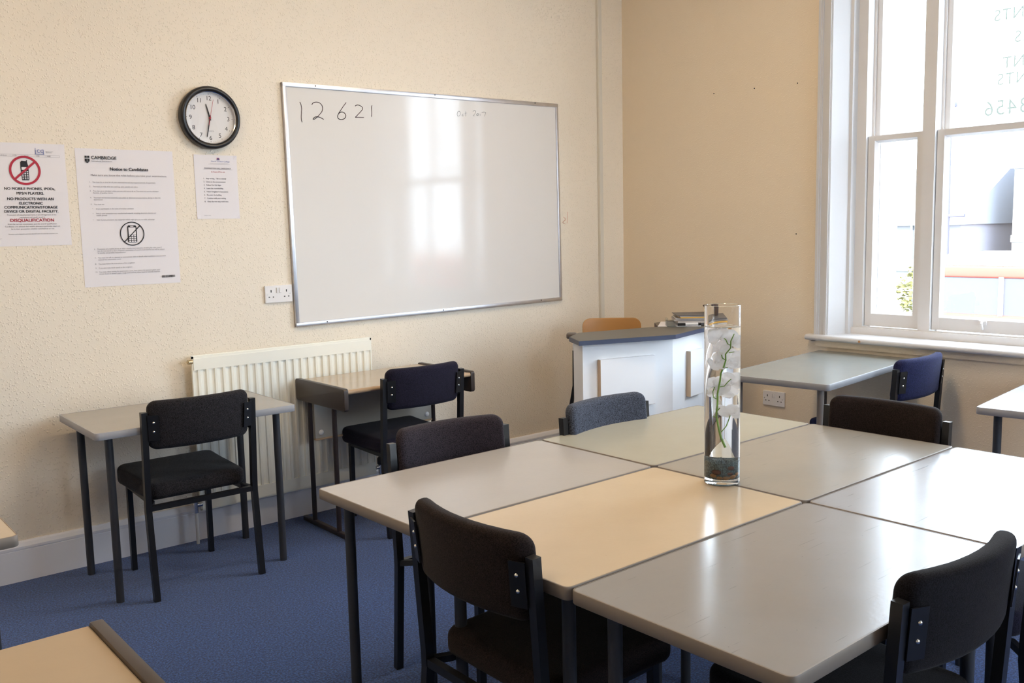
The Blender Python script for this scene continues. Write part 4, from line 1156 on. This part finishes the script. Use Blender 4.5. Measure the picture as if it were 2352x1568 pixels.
# street lamp
sl_ = thing('street_lamp', 'thin grey lamp post standing on the far pavement', 'lamp', (21.6, 8.05, GZ))
bm = bmesh.new(); cyl(bm, (0, 0, 0), (0, 0, 6.6), .11, 14, .06); obj('post', bm, LAMPM, sl_, True)
bm = bmesh.new(); tube(bm, [(0, 0, 6.5), (-.4, -.2, 6.75), (-1.1, -.5, 6.8)], .04, 8); obj('arm', bm, LAMPM, sl_, True)
bm = bmesh.new(); rbb(bm, (-1.6, -.68, 6.72), (-1.0, -.38, 6.86), .04, 2); obj('lamp_head', bm, LAMPM, sl_, True)
bm = bmesh.new(); tube(bm, [(0, -.5, 3.9), (0, .55, 3.9)], .05, 8); tube(bm, [(0, .0, 4.0), (0, .45, 3.92)], .10, 8); obj('bracket', bm, LAMPM, sl_, True)
# bushes with yellowing leaves
def bush(label, x, y, r, hgt, n=900):
    t = thing('leafy_bush', label, 'bush', (x, y, GZ), 0, 'garden bushes behind the bus')
    bm = bmesh.new()
    for k in range(5):
        a = 2*PI*k/5; tube(bm, [(0, 0, 0), (.2*r*math.cos(a), .2*r*math.sin(a), hgt*.4), (.6*r*math.cos(a), .6*r*math.sin(a), hgt*.85)], [.06, .04, .02], 6)
    obj('branches', bm, plain('bark', (.12, .08, .06), .9) if 'bark' not in MATS else MATS['bark'], t)
    bm = bmesh.new()
    for k in range(n):
        u, v = random.uniform(0, 2*PI), math.acos(random.uniform(-.6, 1)); q = random.uniform(.55, 1.)**.5
        p = Vector((r*q*math.sin(v)*math.cos(u), r*q*math.sin(v)*math.sin(u), hgt*.55+hgt*.45*q*math.cos(v)))
        M = Matrix.Translation(p) @ Matrix.Rotation(random.uniform(0, 6), 4, 'Z') @ Matrix.Rotation(random.uniform(0, 3), 4, 'X')
        s = random.uniform(.06, .12)
        bm.faces.new([bm.verts.new(M @ Vector(c)) for c in ((-s, 0, 0), (0, -s*.6, .02), (s, 0, 0), (0, s*.6, .02))])
    lf = obj('foliage', bm, LEAF, t)
bush('yellow leaved bush right of the lamp post', 25.2, 6.4, 1.7, 3.1)
bush('yellow leaved bush left of the lamp post', 25.2, 9.8, 1.4, 2.7)
bush('yellow green bush in front of the low house', 24.4, 12.6, 1.2, 2.6)
bush('yellow leaved bush at the far right beyond the bus', 25.4, 2.4, 1.6, 2.6)
car = thing('parked_car', 'blue parked car half hidden behind the bushes', 'car', (28.4, 4.6, GZ))
bm = bmesh.new(); rbb(bm, (0, -2, .25), (1.7, 2, .95), .12, 3); obj('car_body', bm, CARB, car, True)
bm = bmesh.new(); rbb(bm, (.15, -1.3, .9), (1.55, 1.2, 1.5), .2, 3); obj('car_cabin', bm, BUSGLASS, car, True)
for y in (-1.3, 1.3):
    for x in (0., 1.5):
        bm = bmesh.new(); b2 = bmesh.new(); lathe(b2, [(0, 0), (.28, 0), (.32, .05), (.32, .18), (0, .2)], n=20)
        merge(bm, b2, Matrix.Translation((x, y, .32)) @ Matrix.Rotation(PI/2, 4, 'Y')); obj('wheel', bm, BLACKPL, car, True)

# ------------------------------------------------------------------ lights
w = bpy.data.worlds.new('sky'); SC.world = w; w.use_nodes = True
nt = w.node_tree; nt.nodes.clear()
wo = nt.nodes.new('ShaderNodeOutputWorld'); bg = nt.nodes.new('ShaderNodeBackground')
bg.inputs[0].default_value = (.72, .86, 1., 1); bg.inputs[1].default_value = 11.5
nt.links.new(bg.outputs[0], wo.inputs[0])
sun = bpy.data.lights.new('sun', 'SUN'); sun.energy = 20.; sun.angle = .01; sun.color = (1, .93, .82)
so = bpy.data.objects.new('sun', sun); COL.objects.link(so)
so.rotation_euler = Vector((.78, -.08, -.60)).to_track_quat('-Z', 'Y').to_euler()   # shines from over our roof onto the street
pl_ = bpy.data.lights.new('window_portal', 'AREA'); pl_.shape = 'RECTANGLE'; pl_.size = 1.72; pl_.size_y = 2.05; pl_.cycles.is_portal = True
po = bpy.data.objects.new('window_portal', pl_); COL.objects.link(po); po.location = (.31, -2.495, 1.90)
po.rotation_euler = Vector((-1, 0, 0)).to_track_quat('-Z', 'Y').to_euler()
for cx in RWX:
    p2 = po.copy(); COL.objects.link(p2); p2.location = (cx, YF-.31, 1.90); p2.rotation_euler = Vector((0, 1, 0)).to_track_quat('-Z', 'Y').to_euler()
def ceiling_lamp(x, y, e, lab):
    t = thing('ceiling_lamp', lab, 'lamp', (x, y, ZC), 0, 'ceiling lamps')
    bm = bmesh.new(); rbb(bm, (-.60, -.09, -.05), (.60, .09, 0), .006, 2); obj('lamp_housing', bm, GLOSSWHITE, t)
    bm = bmesh.new(); rbb(bm, (-.58, -.075, -.075), (.58, .075, -.05), .006, 2); obj('diffuser', bm, MATS.get('lamp_diffuser') or emit('lamp_diffuser', (1., .76, .48), LAMPE), t)
LAMPE = 31.
ceiling_lamp(-1.9, -2.0, 0, 'white ceiling lamp over the joined tables')
ceiling_lamp(-4.6, -2.0, 0, 'white ceiling lamp near the left wall')

# ------------------------------------------------------------------ camera
cam = bpy.data.cameras.new('camera'); cam.sensor_width = 36.; cam.lens = 2134.4514*36/2352
cam.clip_start = .05; cam.clip_end = 300
co = bpy.data.objects.new('camera', cam); COL.objects.link(co)
yaw, pitch, roll = .6925, -.1199, -.0227
fwd = Vector((math.sin(yaw)*math.cos(pitch), math.cos(yaw)*math.cos(pitch), math.sin(pitch)))
rt = Vector((math.cos(yaw), -math.sin(yaw), 0)); up = rt.cross(fwd)
r2 = rt*math.cos(roll)+up*math.sin(roll); u2 = -rt*math.sin(roll)+up*math.cos(roll)
M = Matrix((r2, u2, -fwd)).transposed().to_4x4(); M.translation = (-4.5571, -4.3068, 1.4419)
co.matrix_world = M
SC.camera = co
SC.view_settings.view_transform = 'Standard'; SC.view_settings.look = 'None'
SC.view_settings.exposure = .64; SC.view_settings.gamma = 1.; SC.view_settings.use_curve_mapping = False
try:
    SC.cycles.use_denoising = True; SC.cycles.denoiser = 'OPENIMAGEDENOISE'
    SC.cycles.max_bounces = 12; SC.cycles.transmission_bounces = 10; SC.cycles.transparent_max_bounces = 16; SC.cycles.diffuse_bounces = 5; SC.cycles.glossy_bounces = 5
    SC.cycles.use_adaptive_sampling = True; SC.cycles.adaptive_threshold = .035; SC.cycles.adaptive_min_samples = 24
    SC.cycles.sample_clamp_indirect = 30.
except Exception: pass
